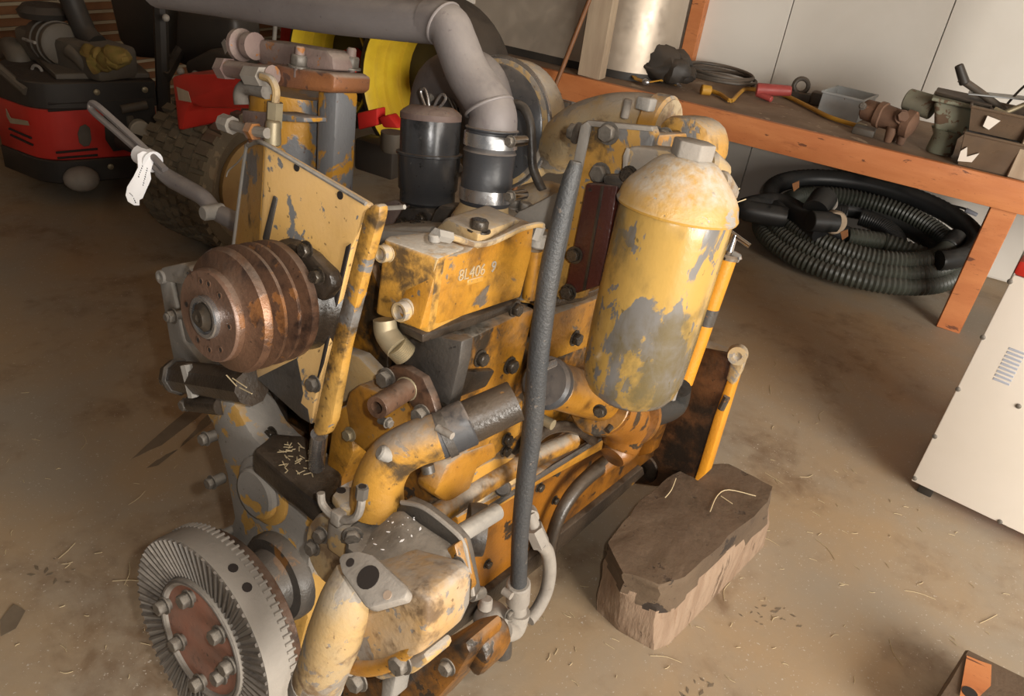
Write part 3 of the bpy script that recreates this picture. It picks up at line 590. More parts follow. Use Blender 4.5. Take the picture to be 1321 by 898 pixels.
# scalloped rear rim
g=G()
for i in range(90):
    a=2*PI*i/90; g.cyl(V((gc_.x+RG*math.cos(a),.497,gc_.z+RG*math.sin(a))),V((gc_.x+RG*math.cos(a),.514,gc_.z+RG*math.sin(a))),.0032,seg=6)
ep('rim_serration',g,'gearr',rg,None,True)
for a in (62,74): 
    a=math.radians(a); d=V((math.cos(a),0,math.sin(a))); p=V((gc_.x,.478,gc_.z))+d*(RG-.002); ep('balance_hole',G().cyl(p,p+d*.0028,.009,seg=12),'hole',rg)
cn=V((gc_.x,.475,gc_.z))
ep('face_ring',G().ring(V((gc_.x,.451,gc_.z)),Y_,.120,.0035,56,8),'gear',rg)
dish=ep('gear_dish',G().lathe(V((gc_.x,.452,gc_.z)),Y_,[(.004,.113),(.022,.108),(.024,.09),(.012,.078),(.010,.058),(.022,.05),(.024,.03),(.016,.02),(.016,0)],40),'hubr',None,'red primed dished hub')
ep('hub_cap',G().lathe(V((gc_.x,.474,gc_.z)),-Y_,[(0,.052),(.006,.05),(.010,.03),(.010,0)],28),'gray',dish)
for k in range(12):
    a=2*PI*k/12+.1; p=V((gc_.x+.101*math.cos(a),.475,gc_.z+.101*math.sin(a)));t=V((-math.sin(a),0,math.cos(a))); d=V((math.cos(a),0,math.sin(a)))
    ep('web',G().hexa8([p+d*x+t*y+Y_*z for z in (0,-.012) for x,y in ((-.008,-.006),(.009,-.008),(.009,.008),(-.008,.006))],.002,1),'gear',dish)
for px,py in ((213,781),(243,772),(232,828),(283,818),(258,880),(286,871),(297,858)):
    p=P(px,py,y=.448); ep('bolt_shank',G().cyl(p+Y_*.018,p,.0125,seg=14),'bolt',dish); bolt(dish,p,-Y_,.0145,.016)
# pulley
px0=P(269,408,y=.45); x0,z0=px0.x,px0.z; y1=P(298,401,x=x0).y; y2=P(352,388,x=x0).y
rr=.098; gw=(y2-y1)/3
prof=[(0,0),(0,.07),(.004,.0715),(.012,.0715),(.014,.066),(y1-.45-.022,.063),(y1-.45-.016,.070),(y1-.45-.009,rr*.955),(y1-.45,rr)]
for k in range(3):
    b=y1-.45+gw*k; prof+=[(b+gw*.10,rr),(b+gw*.38,rr*.80),(b+gw*.62,rr*.80),(b+gw*.90,rr),(b+gw,rr)]
prof+=[(y2-.45+.012,rr*.99),(y2-.45+.016,rr*.9),(y2-.45+.016,0)]
pu=ep('fan_pulley',G().lathe(V((x0,.45,z0)),Y_,prof,48),'rust',None,'rusty three groove fan pulley')
ep('pulley_face',G().lathe(V((x0,.4495,z0)),-Y_,[(-.004,.0712),(0,.0705),(.0015,.069),(.0015,0)],44),'rustf',pu,'paler machined face')
ep('hub_ring',G().lathe(V((x0,.448,z0)),-Y_,[(0,.033),(.007,.033),(.009,.031),(.009,.026),(.003,.025),(.003,0)],32),'steel',pu,'greasy steel ring')
ep('hub_nut',G().lathe(V((x0,.446,z0)),-Y_,[(0,.022),(.007,.022),(.010,.016),(.014,.013),(.014,.006),(.009,0)],10).shake(.0016,3,60),'boltd',pu,'greasy castle nut')
for p in ((259,363),(269,364),(285,378),(300,424),(285,453),(270,450),(256,437),(242,393)):
    q=P(*p,y=.4478); q=V((x0,0,z0))+(V((q.x,0,q.z))-V((x0,0,z0))).normalized()*.053; q.y=.4482; ep('hole_rim',G().ring(q,Y_,.0046,.0013,14,6),'rust',pu); ep('bolt_hole',G().cyl(q+Y_*.001,q-Y_*.0006,.0042,seg=12),'hole',pu)
hb=ep('fan_hub_housing',G().lathe(V((x0,y2+.012,z0)),Y_,[(0,0),(0,.075),(.01,.085),(.03,.09),(.05,.10),(.05,0)],30).shake(.003,6,25),'grime')
for p in ((396,322),(411,356)): bolt(hb,P(*p,y=.58),-Y_,.0115,m='boltd')
ep('hub_bracket',fp([(352,318),(372,312),(400,326),(424,352),(428,372),(415,392),(395,372)],.585,.025,.008).cut(2).shake(.004,2,22),'grime',None,'grimy hub bracket')
# fan bracket plate
bp=ep('fan_bracket_plate',fp([(341,186),(346,188),(472,262),(478,270),(470,285),(452,322),(405,520),(402,548),(388,540),(330,487),(326,470),(334,330)],.615,.014,.003),'plate',None,'slanted yellow bracket plate with peeling paint')
ep('bare_patch',fp([(331,488),(383,462),(388,488),(391,508),(388,520),(397,528),(400,546),(388,539)],.6145,.002,.0003),'dgray',bp,'bare gunmetal patch')
ep('plate_wing',G().prism([P(341,186,y=.616),P(334,330,y=.616),P(300,330,y=.665),P(303,300,y=.665),P(317,197,y=.665),P(321,189,y=.66),P(329,185,y=.645)],(.004,.012,0),.002,1),'yelw',bp,'bent back yellow wing')
ep('wing_edge',G().tube([P(300,330,y=.662),P(304,297,y=.662),P(317,197,y=.662),P(322,188,y=.655),P(331,184,y=.64),P(342,186,y=.614),P(400,220,y=.614),P(472,263,y=.614)],.0035,7,4),'gray',bp)
ep('plate_rib',fp([(352,252),(357,256),(345,312),(340,316),(338,306)],.612,.008,.002),'dgray',bp)
for p in ((383,216),(439,252)): c=P(*p,y=.6145); ep('plate_hole',G().cyl(c,c-Y_*.001,.0065,seg=12),'hole',bp)
fl_=ep('bracket_leg',fp([(470,270),(482,262),(490,266),(488,282),(472,340),(445,450),(428,545),(420,562),(408,564),(402,555),(420,470),(462,300)],.575,.02,.007),'yelw',bp,'rounded yellow edge bar')
ep('leg_shadow_strip',fp([(446,318),(452,314),(416,470),(406,500)],.613,.004,.001),'hole',bp)  # dark strip painting the leg's cast shadow onto the bracket plate
bolt(bp,P(406,495,y=.612),-Y_,.0125); 
ep('foot_pin',G().cyl(P(412,560,y=.59),P(408,602,y=.62),.0145,seg=14),'steel',bp,'bare steel pin')
ep('hook_wire',G().tube(pl([(485,272),(495,269),(510,268),(522,267)],y=.62),.0035,7),'gray',bp)
# left bracket and pump
lb=ep('left_bracket',fp([(203,350),(208,345),(232,340),(243,343),(246,352),(240,357),(243,368),(225,366),(212,364)],.64,.06,.006),'gray',None,'dusty grey left bracket with open web')
ep('web_bar',fp([(203,352),(217,352),(237,440),(260,470),(258,496),(228,488),(218,440)],.645,.045,.005),'gray',lb)
ep('web_bar',fp([(226,362),(240,360),(246,400),(250,445),(236,440),(232,395)],.65,.04,.004),'gray',lb)
c=P(209,357,y=.64); ep('boss',G().pipe(c-Y_*.006,c+Y_*.04,.014,.008,16),'gray',lb)
for a in ((226,407),(220,489)): c=P(*a,y=.635); ep('stud',G().cyl(c+Y_*.02,c-Y_*.022,.010,.009,12,.002),'bolt',lb); bolt(lb,c-Y_*.004,-Y_,.0135)
c=P(252,357,y=.62); ep('drain_cock',G().cyl(c-X_*.02,c+X_*.02,.006,seg=8),'steel',lb)
ep('bracket_arm',G().cyl(P(246,440,y=.69),V((-.2,.79,1.0)),.03,.035,14),'gray',lb); ep('bracket_arm',G().cyl(P(246,478,y=.68),V((-.2,.79,.93)),.025,.03,14),'gray',lb)
a,b=P(222,484,y=.635),P(325,500,y=.60)
gp=ep('governor_housing',G().lathe(a,(b-a),[(.02,0),(.02,.030),(.05,.034),((b-a).length,.034),((b-a).length,0)],9),'grime',None,'dark greasy housing under the pulley')
ep('housing_end',G().lathe(a,(b-a),[(0,0),(0,.022),(.01,.033),(.042,.040),(.048,.036),(.048,0)],9),'dgray',gp,'grey faceted end cap')
ep('cast_rib',G().cyl(P(240,470,y=.60),P(250,512,y=.60),.012,seg=8).shake(.003,3,30),'gray',gp)
bolt(gp,a,(a-b),.013); bolt(gp,P(240,522,y=.62),-Y_,.012); ep('lower_lug',G().cyl(P(248,520,y=.62),P(286,524,y=.62),.018,seg=12),'grime',gp)
g=G()
for q in (((292,484),(305,498)),((309,500),(325,508)),((300,488),(318,500))): g.cyl(P(*q[0],y=.565),P(*q[1],y=.565),.0012,seg=5)
ep('straw_bits',g,'straw',gp,'pale straws on the greasy housing',True)
ep('pointed_stud',G().lathe(P(336,508,y=.63),P(308,517,y=.63)-P(336,508,y=.63),[(0,0),(0,.009),(.03,.008),(.045,.0)],10),'dgray')
# lever with fork
yl=.80
lv=ep('control_lever',G().tube(pl([(208,222),(222,232),(240,242),(262,255),(275,270),(292,280),(318,292)],y=yl),[.016,.019,.019,.018,.018,.02,.02],12),'pipe',None,'dusty bent control lever')
ep('fork_loop',G().tube(pl([(210,226),(186,202),(150,170),(122,146),(117,138),(122,134),(150,158),(190,195),(213,219)],y=yl-.01),.0078,9),'pipe',lv)
c=P(272,274,y=yl-.02); ep('pivot_pin',G().cyl(c+Y_*.03,c-Y_*.02,.0175,.016,14,.003),'gray',lv)
ep('lever_arm',G().cyl(P(300,285,y=yl+.01),V((-.23,.86,P(318,292,y=yl).z-.02)),.022,.024,12),'pink',lv)
# left rear canister
yc_=1.02
ca=P(381,118,y=yc_); cz=.098
cani=ep('oil_cooler_canister',G().lathe(V((ca.x,yc_,1.02)),Z_,[(0,0),(0,cz),(.05,cz*1.03),(ca.z-1.02,cz),(ca.z-1.02,0)],30),'filt',None,'cylindrical housing, yellow paint peeled to grey')
def cbx(l0,l1,yy,h0,h1): pass
ep('canister_column',fp([(408,112),(434,116),(431,180),(428,258),(405,258)],yc_-.06,.065,.012),'filt',cani)
tz=P(396,95,y=yc_).z
lid=ep('canister_flange',fp([(338,86),(344,80),(372,86),(424,93),(431,98),(430,116),(424,120),(372,114),(346,108),(338,103)],yc_-.11,.10,.006),'flg',cani,'rusty orange bolted flange')
ep('canister_lid',fp([(328,56),(336,50),(420,64),(428,72),(430,92),(342,88),(330,80)],yc_-.09,.07,.012),'pink',cani,'dusty purple cover')
for p in ((386,82),(452,84)): 
    c=P(*p,y=yc_-.10 if p[0]<400 else yc_-.03); ep('bolt_stud',G().cyl(c-Z_*.03,c+Z_*.034,.011,.010,12,.003),'pink',lid); bolt(lid,c-Z_*.008,Z_,.018,.022,m='bolt')
c=P(332,60,y=yc_-.10); k_=P(311,58,y=yc_-.10)
ep('plug_knob',G().lathe(k_,(c-k_),[(-.012,0),(-.012,.026),(-.006,.034),(.006,.034),(.014,.022),(.03,.02),(.03,.028),(.05,.028),(.05,0)],20),'pink',cani)
fit=ep('pipe_fitting',G().tube(pl([(288,88),(305,90),(330,95),(352,97)],y=yc_-.13),[.019,.018,.020,.02],12),'pink',cani)
ep('nut',G().cyl(P(286,88,y=yc_-.13),P(296,89,y=yc_-.13),.024,seg=6),'pink',fit); ep('nut',G().cyl(P(320,97,y=yc_-.15),P(340,99,y=yc_-.15),.021,seg=6),'lite',fit)
ep('oil_line',G().tube(pl([(338,98),(350,103),(356,117),(355,135),(354,158),(353,176)],y=yc_-.16),.0085,9),'ydst',cani)
c=P(354,148,y=yc_-.16); ep('union_nut',G().cyl(c-Z_*.025,c+Z_*.025,.017,seg=6),'brass',cani)
c=P(352,168,y=yc_-.17); ep('union_nut',G().cyl(c-Z_*.03,c+Z_*.02,.018,.015,10,.003),'brass',cani)
el=ep('drain_elbow',G().tube(pl([(312,135),(311,122),(316,113),(330,114),(345,118)],y=yc_-.10),.017,10),'lite',cani)
ep('canister_ledge',fp([(352,144),(392,152),(392,158),(352,156)],yc_-.14,.06,.003),'filt',cani)
br=ep('canister_bracket',fp([(312,142),(352,146),(352,190),(322,188),(313,165)],yc_-.16,.012,.003),'pink',cani,'square bracket plate')
c=P(345,172,y=yc_-.18); ep('through_bolt',G().tube(pl([(345,172),(322,168),(295,160)],y=yc_-.19),.011,9,smooth=False),'lite',br); ep('nut',G().cyl(P(288,158,y=yc_-.19),P(300,162,y=yc_-.19),.019,seg=8),'lite',br); ep('nut',G().cyl(P(322,168,y=yc_-.19),P(330,170,y=yc_-.19),.018,seg=6),'pink',br)
ep('canister_mount',G().box((ca.x+.05,yc_-.05,1.02),(-.2,yc_+.06,1.10),.01),'dgray',cani)
ep('wire',G().tube(pl([(316,186),(315,198),(306,210),(295,220),(292,228)],y=.9),.0018,6),'lite',cani)
# main pipe, elbow, hose
yp=.93
mp=ep('exhaust_pipe',G().tube(pl([(205,-17),(290,-5),(400,13),(500,24),(563,30)],y=yp),[26*MPX(P(*q,y=yp)) for q in ((205,-17),(290,-5),(400,13),(500,24),(563,30))],24),'pipe',None,'long grey steel pipe')
a=P(563,30,y=yp); mid=P(604,95,y=yp); e=P(636,142,y=yp)
ep('pipe_elbow',G().tube([P(552,27,y=yp),P(577,33,y=yp),P(588,55,y=yp),mid,P(628,131,y=yp),P(636,150,y=yp),P(634,176,y=yp)],[q*MPX(mid) for q in (27,28,28,28.5,29,31,33)],24,5),'pipe',mp)
ep('weld_bead',G().ring(P(573,31,y=yp),P(588,55,y=yp)-P(553,27,y=yp),28*MPX(mid),.003,28),'pipe',mp); ep('weld_bead',G().ring(P(631,138,y=yp),P(634,160,y=yp)-P(620,118,y=yp),31*MPX(mid),.003,28),'pipe',mp)
pr=[]; a=P(635,164,y=yp); b=P(625,263,y=yp); L=(b-a).length; r0=34*MPX(a)
hs=ep('coupling_hose',G().lathe(a,b-a,[(0,r0*.95),(.002,r0*1.03),(L*.03,r0*1.03),(L*.05,r0*.97),(L*.28,r0*.98),(L*.31,r0*1.04),(L*.34,r0*1.0),(L*.6,r0*.98),(L*.66,r0*1.02),(L*.8,r0*.99),(L*.97,r0),(L,r0*.96),(L,0)],32),'rub',None,'black rubber coupling hose')
for t in (.16,.86):
    c=a.lerp(b,t); d=(b-a).normalized(); w_=.011; cl=ep('hose_clamp',G().lathe(c-d*w_,d,[(0,r0*.9),(0,r0*1.035),(2*w_,r0*1.035),(2*w_,r0*.9)],36),'steel',hs,'shiny steel hose clamp')
    q=P(668,182 if t<.5 else 252,y=yp-.02); ep('clamp_screw',G().cyl(q-Y_*.02,q+Y_*.02,.009,seg=10),'chrome',hs); bolt(hs,q-Y_*.02,-Y_,.0085,m='bolt',name='clamp_bolt')
# breather canister
yb=1.14; a=P(556,150,y=yb); b=P(551,262,y=yb); d=(b-a).normalized(); L=(b-a).length; r0=41*MPX(a)
bc=ep('breather_canister',G().lathe(a,d,[(0,0),(0,r0*.93),(.004,r0*.95),(L*.40,r0*.95),(L*.405,r0*1.06),(L*.43,r0*1.06),(L*.44,r0*1.0),(L*.82,r0*.96),(L*.85,r0*.90),(L*.97,r0*.90),(L,r0*.8),(L,0)],36),'blk',None,'black breather canister')
ep('canister_cap',G().lathe(a,-d,[(-.006,r0*.97),(.006,r0*.97),(.012,r0*.88),(.020,r0*.7),(.022,0)],32),'pink',bc,'dusty cap')
for dx in (-1,1):
    q=P(556,143,y=yb); ep('wing_loop',G().tube([q+V((.006*dx,0,-.004)),q+V((.030*dx,0,.022)),q+V((.036*dx,0,.036)),q+V((.024*dx,0,.040)),q+V((.012*dx,0,.022))],.0032,7,closed=True),'steel',bc)
ep('canister_stem',G().lathe(b,d,[(0,.04),(.012,.04),(.02,.03),(.06,.03),(.064,.045),(.10,.045),(.10,0)],20),'dgray',bc)
ep('stem_bracket',fp([(505,292),(520,268),(548,268),(562,285),(556,302),(512,300)],yb-.05,.05,.006),'dgray',bc)
for p in ((520,288),(545,282)): bolt(bc,P(*p,y=yb-.055),-Y_,.012,m='boltd')
ep('wire_cap',G().ball(P(577,132,y=1.3),.036,(1,1,1.05),14),'blk')
ep('wire_harness',G().tube(pl([(553,128),(562,121),(575,119),(588,124)],y=1.25),.009,9),'lite')
for k in range(3): ep('wire',G().tube(pl([(578+k*5,126),(585+k*4,140),(586+k*5,152)],y=1.22),.0018,6),'lite')
# rocker bits
ep('rocker_block',fp([(493,262),(508,258),(522,262),(526,290),(518,304),(496,306)],1.16,.045,.006),'pink',None,'dusty pinkish block on the head')
ep('head_lump',fp([(560,270),(566,264),(586,266),(590,278),(588,305),(556,306),(552,292)],1.02,.05,.012).cut(2).shake(.004,4,24),'dgray')
ep('head_rail',G().tube(pl([(440,318),(480,306),(520,300),(560,300)],y=.90),.012,10),'gray')
ep('head_ledge',fp([(436,300),(470,296),(552,300),(556,308),(500,314),(478,335),(440,340)],.88,.16,.006),'gray')
for p in ((535,296),(548,300)): bolt(eng,P(*p,y=1.0),Z_,.013,.016,m='boltd')
ep('head_end_bit',fp([(446,312),(470,318),(478,345),(464,362),(450,352)],.75,.04,.008).shake(.003,4,20),'gray'); bolt(eng,P(462,340,y=.745),-Y_,.013,m='steel')
ep('small_boss',G().cyl(P(465,377,y=.72),P(465,377,y=.735),.011,seg=12),'yel')
ep('valve_cover_strip',G().box((-.02,1.02,1.151),(.12,1.75,1.185),.01),'gray')
# thermostat box with cast lettering
XB=XR
zb_=P(566,333,y=.66).z; zlo=P(541,427,y=.66).z
g=G(); g.prism([V((q.x,q.y,zlo)) for q in pl([(495,308),(566,333),(690,289),(640,268),(556,298),(502,303)],z=zb_)],Z_*(zb_-zlo),.006)
tb_=ep('thermostat_housing',g,'tbox',None,'cast yellow housing with raised letters')
ep('housing_neck',sp([(567,334),(606,324),(614,316),(690,288),(686,330),(672,384),(541,427)],XB+.001,.05,.005),'yel',tb_)
ztp=zb_+.03
ep('neck_top',G().hexa8([P(557,300,z=zb_-.01),P(613,328,z=zb_-.01),P(692,293,z=zb_-.01),P(632,270,z=zb_-.01),P(574,281,z=ztp),P(617,302,z=ztp),P(668,283,z=ztp),P(628,264,z=ztp)],.006),'ydst',tb_)
c=P(625,263,y=yp); ep('outlet_boss',G().lathe(c-Z_*.06,Z_,[(0,.060),(.03,.056),(.05,.046),(.07,.042),(.07,0)],28),'ydst',tb_)
bolt(tb_,P(617,298,z=ztp-.004),Z_,.0155,.016,m='boltd')
for p,q,r in (((490,328),(504,326),.0135),((514,403),(532,398),.0155)):
    a=P(*p,y=.632); b=a+Y_*.036; nz_=ep('inlet_nozzle',G().pipe(a,b,r,r*.72,22,.014),'ydst',tb_); ep('nozzle_boss',G().cyl(b-Y_*.022,b,r*1.12,r*1.6,20),'ydst',nz_); ep('bore',G().cyl(a+Y_*.0128,a+Y_*.0142,r*.70,seg=16),'bore',nz_)
ep('front_face',fp([(498,310),(564,335),(539,424),(489,400)],.6592,.004,.0008),'ydst',tb_,'dusty pale front face')
ep('box_flange',sp([(545,432),(610,410),(672,387),(674,396),(610,421),(545,443)],XB+.004,.05,.003),'grime',tb_); bolt(tb_,P(664,398,x=XB+.004),X_,.0125,m='boltd')
def cast_text(txt,p,size,m,parent,name):
    cu=bpy.data.curves.new(name,'FONT'); cu.body=txt; cu.size=size; cu.extrude=.0012; cu.align_x='CENTER'; cu.align_y='CENTER'
    tmp=bpy.data.objects.new(name,cu); COL.objects.link(tmp); dg=bpy.context.evaluated_depsgraph_get(); me=bpy.data.meshes.new_from_object(tmp.evaluated_get(dg)); bpy.data.objects.remove(tmp); 
    g=G(); g.b.from_mesh(me); bpy.data.meshes.remove(me)
    X=Matrix(((0,0,1,p.x),(1,0,0,p.y),(0,1,0,p.z),(0,0,0,1))); g.tf(X); return ep(name,g,m,parent)
pc=P(616,350,x=XB+.0015); cast_text('8L406  9',pc,.027,'ydst',tb_,'cast_number')
pc=P(613,362,x=XB+.0015); ep('cast_badge',G().box(pc-V((.0015,.020,.005)),pc+V((.0012,.020,.005)),.002,seg=1),'yelw',tb_)
ln=ep('fuel_line',G().tube(pl([(575,304),(590,308),(612,315),(632,313),(655,303),(672,295),(692,290),(700,291)],x=XB+.008),.0052,9),'ydst')
q=P(563,303,x=XB+.008); ep('line_nut',G().cyl(P(580,306,x=XB+.012),P(562,302,x=XB+.012),.0095,seg=6),'gray',ln); ep('line_elbow',G().cyl(P(561,302,x=XB+.010),P(560,312,x=XB+.010),.0095,.009,10,.002),'gray',ln)
ep('line_fitting',G().cyl(P(697,291,x=XB),P(690,310,x=XB),.010,seg=6),'gray',ln)
stk=ep('side_stack',sp([(676,320),(712,296),(712,395),(676,392)],.225,.1,.006),'yelw'); ep('stack_rib',G().cyl(P(690,322,x=.235),P(683,384,x=.235),.014,seg=12),'yel',stk)
ep('stack_cap',G().cyl(P(694,318,x=.235),P(697,300,x=.235),.020,.018,14,.004),'gray',stk)
for p in ((662,268),(676,275)): bolt(eng,P(*p,y=1.02),Z_,.013,.018)
ep('gasket_tower',fp([(655,285),(668,272),(690,262),(712,250),(730,245),(722,300),(690,300)],1.0,.06,.008),'gray')
ep('head_cover_dome',G().ball(P(705,262,y=1.16),.062,(1,1.2,.7),18),'ydst')
# pump body under the box
pb=ep('injection_pump_body',fp([(532,428),(596,440),(592,470),(578,530),(560,552),(545,545),(524,500),(520,455)],.69,.03,.004),'dgray',None,'dark greasy pump front')
ps=ep('injection_pump_side',sp([(598,441),(672,405),(690,398),(672,480),(660,530),(600,545),(585,530)],.246,.05,.005),'yeld',pb)
for p,r in (((619,462),.013),((657,471),.014)): bolt(ps,P(*p,x=.247),X_,r,m='boltd')
ep('pump_step',sp([(597,480),(640,478),(628,500),(597,512),(585,520)],.258,.02,.005),'grime',pb)
ep('pump_foot',sp([(614,530),(668,508),(660,548),(640,560),(614,556)],.262,.04,.006),'yeld',pb)
for p in ((572,530),): bolt(pb,P(*p,y=.689),-Y_,.012,m='boltd')
fg=ep('drive_flange',fp([(495,478),(505,472),(522,474),(545,488),(556,512),(564,538),(556,548),(542,540),(520,510),(500,495)],.655,.018,.004),'rust',None,'brown three corner flange')
for p in ((500,488),(545,535)): bolt(fg,P(*p,y=.655),-Y_,.0145)
a,b=P(486,526,y=.575),P(530,498,y=.665)
ds=ep('drive_sleeve',G().pipe(a,b,.0185,.010,20,.05),'rust',fg,'dark hollow shaft sleeve'); ep('bore',G().cyl(a+(b-a)*.25,a+(b-a)*.28,.0098,seg=14),'hole',ds)
ep('sleeve_collar',G().ring(a.lerp(b,.86),b-a,.019,.0018,20),'brass',ds)
a=P(500,545,y=.585); ep('grease_fitting',G().cyl(P(490,542,y=.585),a,.006,seg=8),'dgray',fg); bolt(fg,a,X_,.0075)
cf=ep('coupling_elbow',G().tube(pl([(496,412),(498,428),(505,440),(513,449)],y=.635),[.018,.019,.0195,.0195],14),'brass',None,'dull brass elbow fitting')
a,b=P(510,445,y=.635),P(524,459,y=.65); L=(b-a).length; g=G(); pr=[(0,0)]
for k in range(8): pr+=[(L*k/8,.0205),(L*(k+.5)/8,.0185)]
g.lathe(a,b-a,pr+[(L,0)],18); ep('threaded_end',g,'brass',cf)
# lower elbow and hose
elb=ep('water_elbow',G().tube([P(486,655,y=.60),P(489,622,y=.60),P(505,592,y=.61),P(532,574,y=.63),P(566,562,y=.66)],[.046,.041,.038,.037,.038],22),'yelb',None,'thick yellow water elbow')
ep('elbow_flange',zp([(428,638),(440,626),(505,632),(522,656),(505,668),(440,654)],P(480,650,y=.60).z+.006,.018,.005),'ydst',elb)
for p in ((440,633),(510,655)): c=P(*p,z=P(480,650,y=.60).z+.006); ep('flange_hole',G().cyl(c,c+Z_*.0015,.008,seg=12),'hole',elb)
c=P(488,588,y=.575); ep('boss',G().cyl(c+V((.02,.03,-.01)),c+V((0,0,.008)),.013,.012,12,.003),'gray',elb)
a,b=P(560,565,y=.655),P(606,544,y=.70); r0=.038
lh=ep('lower_hose',G().cyl(a,b,r0,r0*1.02,28,.003),'rub',None,'short grey rubber hose'); d=(b-a).normalized()
ep('hose_clamp',G().lathe(a+d*.012,d,[(0,r0*.9),(0,r0*1.07),(.014,r0*1.07),(.014,r0*.9)],30),'dgray',lh); q=P(572,556,y=.63); ep('clamp_screw',G().cyl(q-X_*.012,q+X_*.018,.006,seg=10),'lite',lh); ep('clamp_screw',G().cyl(P(553,610,y=.64),P(551,600,y=.64),.011,seg=10),'dgray',lh)
ep('hose_port',G().cyl(b-d*.01,b+d*.08,.036,.034,22),'grime',lh)
# front right pump
wp=ep('water_pump_plate',fp([(517,650),(524,645),(545,655),(585,686),(597,700),(602,720),(611,768),(605,776),(560,800),(505,800),(470,740),(480,690)],.60,.02,.004),'dgray',None,'rounded pump mounting plate with dusty edge')
ep('plate_rim',G().tube(pl([(518,648),(546,655),(586,686),(598,702),(603,724),(610,768)],y=.598),.004,7),'lite',wp)
g=G(); f_=pl([(462,728),(500,746),(542,770),(550,800),(540,825),(455,800)],y=.485); k_=pl([(462,668),(520,653),(588,700),(602,765),(575,795),(460,790)],y=.598)
va=[g.b.verts.new(q) for q in f_]; vb=[g.b.verts.new(q) for q in k_]; g.b.faces.new(va); g.b.faces.new(vb[::-1])
for i in range(6): g.b.faces.new((va[i],vb[i],vb[(i+1)%6],va[(i+1)%6]))
bmesh.ops.recalc_face_normals(g.b,faces=g.b.faces[:]); g._bev(g.b.faces[:],.012,3); g.cut(2).shake(.003,4,20)
body=ep('water_pump_body',g,'wpg',None,'sloping pump casting under grey dust and chaff')
g=G()
for k in range(34):
    i=random.choice((0,0,1,1,1,2)); s_,t=random.uniform(.08,.92),random.uniform(.1,.95); q=f_[i].lerp(f_[i+1],s_).lerp(k_[i].lerp(k_[i+1],s_),t); nn=(f_[i+1]-f_[i]).cross(k_[i]-f_[i]).normalized(); nn=nn if nn.z>0 else -nn
    u_,v_,_=basis(nn); a=random.random()*6; d=u_*math.cos(a)+v_*math.sin(a); e_=nn.cross(d); r=random.uniform(.001,.0042); q=q+nn*.003
    g.prism([q-d*r,q+e_*r*.4,q+d*r,q-e_*r*.5],nn*.0008)
ep('paint_flakes',g,'tag',body,'white paint flakes and chaff',True)
ep('body_rib',fp([(562,716),(586,702),(601,765),(585,785),(568,790)],.578,.03,.005),'yeld',body); bolt(body,P(593,728,y=.575),-Y_,.0105,m='bolt')
ep('body_edge',fp([(548,790),(575,770),(573,800),(552,835),(546,832)],.50,.06,.004),'yeld',body)
ep('pump_top',zp([(450,672),(475,660),(505,672),(515,700),(500,722),(470,725),(446,705)],P(480,700,y=.54).z-.004,.05,.014),'wpg',body)
dsc=ep('pump_disc',G().lathe(P(437,706,y=.57),V((-.1,-1,.12)),[(0,0),(0,.062),(.012,.064),(.022,.058),(.022,0)],28),'ydst',None,'dusty yellow cover disc')
for p in ((405,706),(416,690)): c=P(*p,y=.548); bolt(dsc,c,-Y_,.0125)
c=P(455,690,y=.53); ep('long_bolt',G().cyl(P(443,697,y=.55),c,.009,seg=10),'bolt',dsc); bolt(dsc,c,X_-Y_,.013)
ol=ep('pump_outlet',G().tube([P(462,742,y=.47),P(448,775,y=.452),P(432,820,y=.44),P(417,862,y=.436),P(410,880,y=.436)],[.034,.040,.042,.040,.040],26),'ydst',None,'dusty downward outlet pipe')
a=P(411,877,y=.436); b=P(405,893,y=.436); ep('outlet_lip',G().cyl(a,b,.041,.041,26,.003),'gray',ol)
scr=ep('pump_scroll',fp([(438,742),(478,745),(535,762),(552,776),(550,825),(540,848),(505,862),(470,866),(436,858),(416,837)],.455,.10,.02,G()).cut(3).soft(14),'ysc',body,'bulging scroll casting, yellow under dust')
ep('scroll_lip',G().tube(pl([(414,836),(440,852),(475,858),(510,850),(545,822)],y=.466),[.010,.015,.017,.014,.007],12),'yel',scr)
ep('pump_lower_cover',fp([(462,864),(505,862),(545,842),(552,856),(530,872),(490,880)],.49,.06,.008),'ydst',body)
n_=V((-.12,-.62,.78)).normalized(); o_=P(476,746,y=.425)
pf=[Pp(a,b,o_,n_) for a,b in ((436,722),(440,714),(462,710),(480,715),(518,750),(526,762),(522,772),(478,784),(470,782),(440,738))]
of=ep('oval_flange',G().prism(pf,-n_*.02,.004),'lite',None,'pale dusty oval flange with a bore')
for (px,py),r,m_ in (((475,745),.0165,'bore'),((452,726),.0062,'hole'),((500,768),.0062,'bore')):
    c=Pp(px,py,o_,n_); ep('bore',G().cyl(c-n_*.004,c+n_*.0012,r,seg=18),'hole' if r>.01 else m_,of)
for p,y in (((533,781),.485),((519,854),.465),((463,877),.47),((578,860),.56)): bolt(body,P(*p,y=y),-Y_,.0155 if p[0]<560 else .012)
a=P(452,862,y=.46); ep('long_stud',G().cyl(a,P(427,868,y=.455),.012,seg=12),'bolt',ol); bolt(ol,P(427,868,y=.455),-X_-Y_,.0155,.016)
stp=ep('stub_pipe',G().pipe(P(641,660,x=.37),P(592,690,x=.37),.0155,.011,16),'gray',wp,'short pipe stub'); ep('pump_pulley',G().lathe(P(603,682,x=.33),V((.75,.66,0)),[(0,0),(0,.045),(.014,.047),(.03,.045),(.03,0)],24),'dgray',wp)
a=P(608,768,x=.30); b=P(622,764,x=.30); ep('lower_stud',G().cyl(a,b,.014,.013,12,.002),'bolt',wp)
ft=ep('primer_line',G().tube(pl([(414,636),(416,650),(428,664),(445,671),(459,667),(465,655),(467,636)],y=.53),.0066,9),'lite',None,'thin bent primer line')
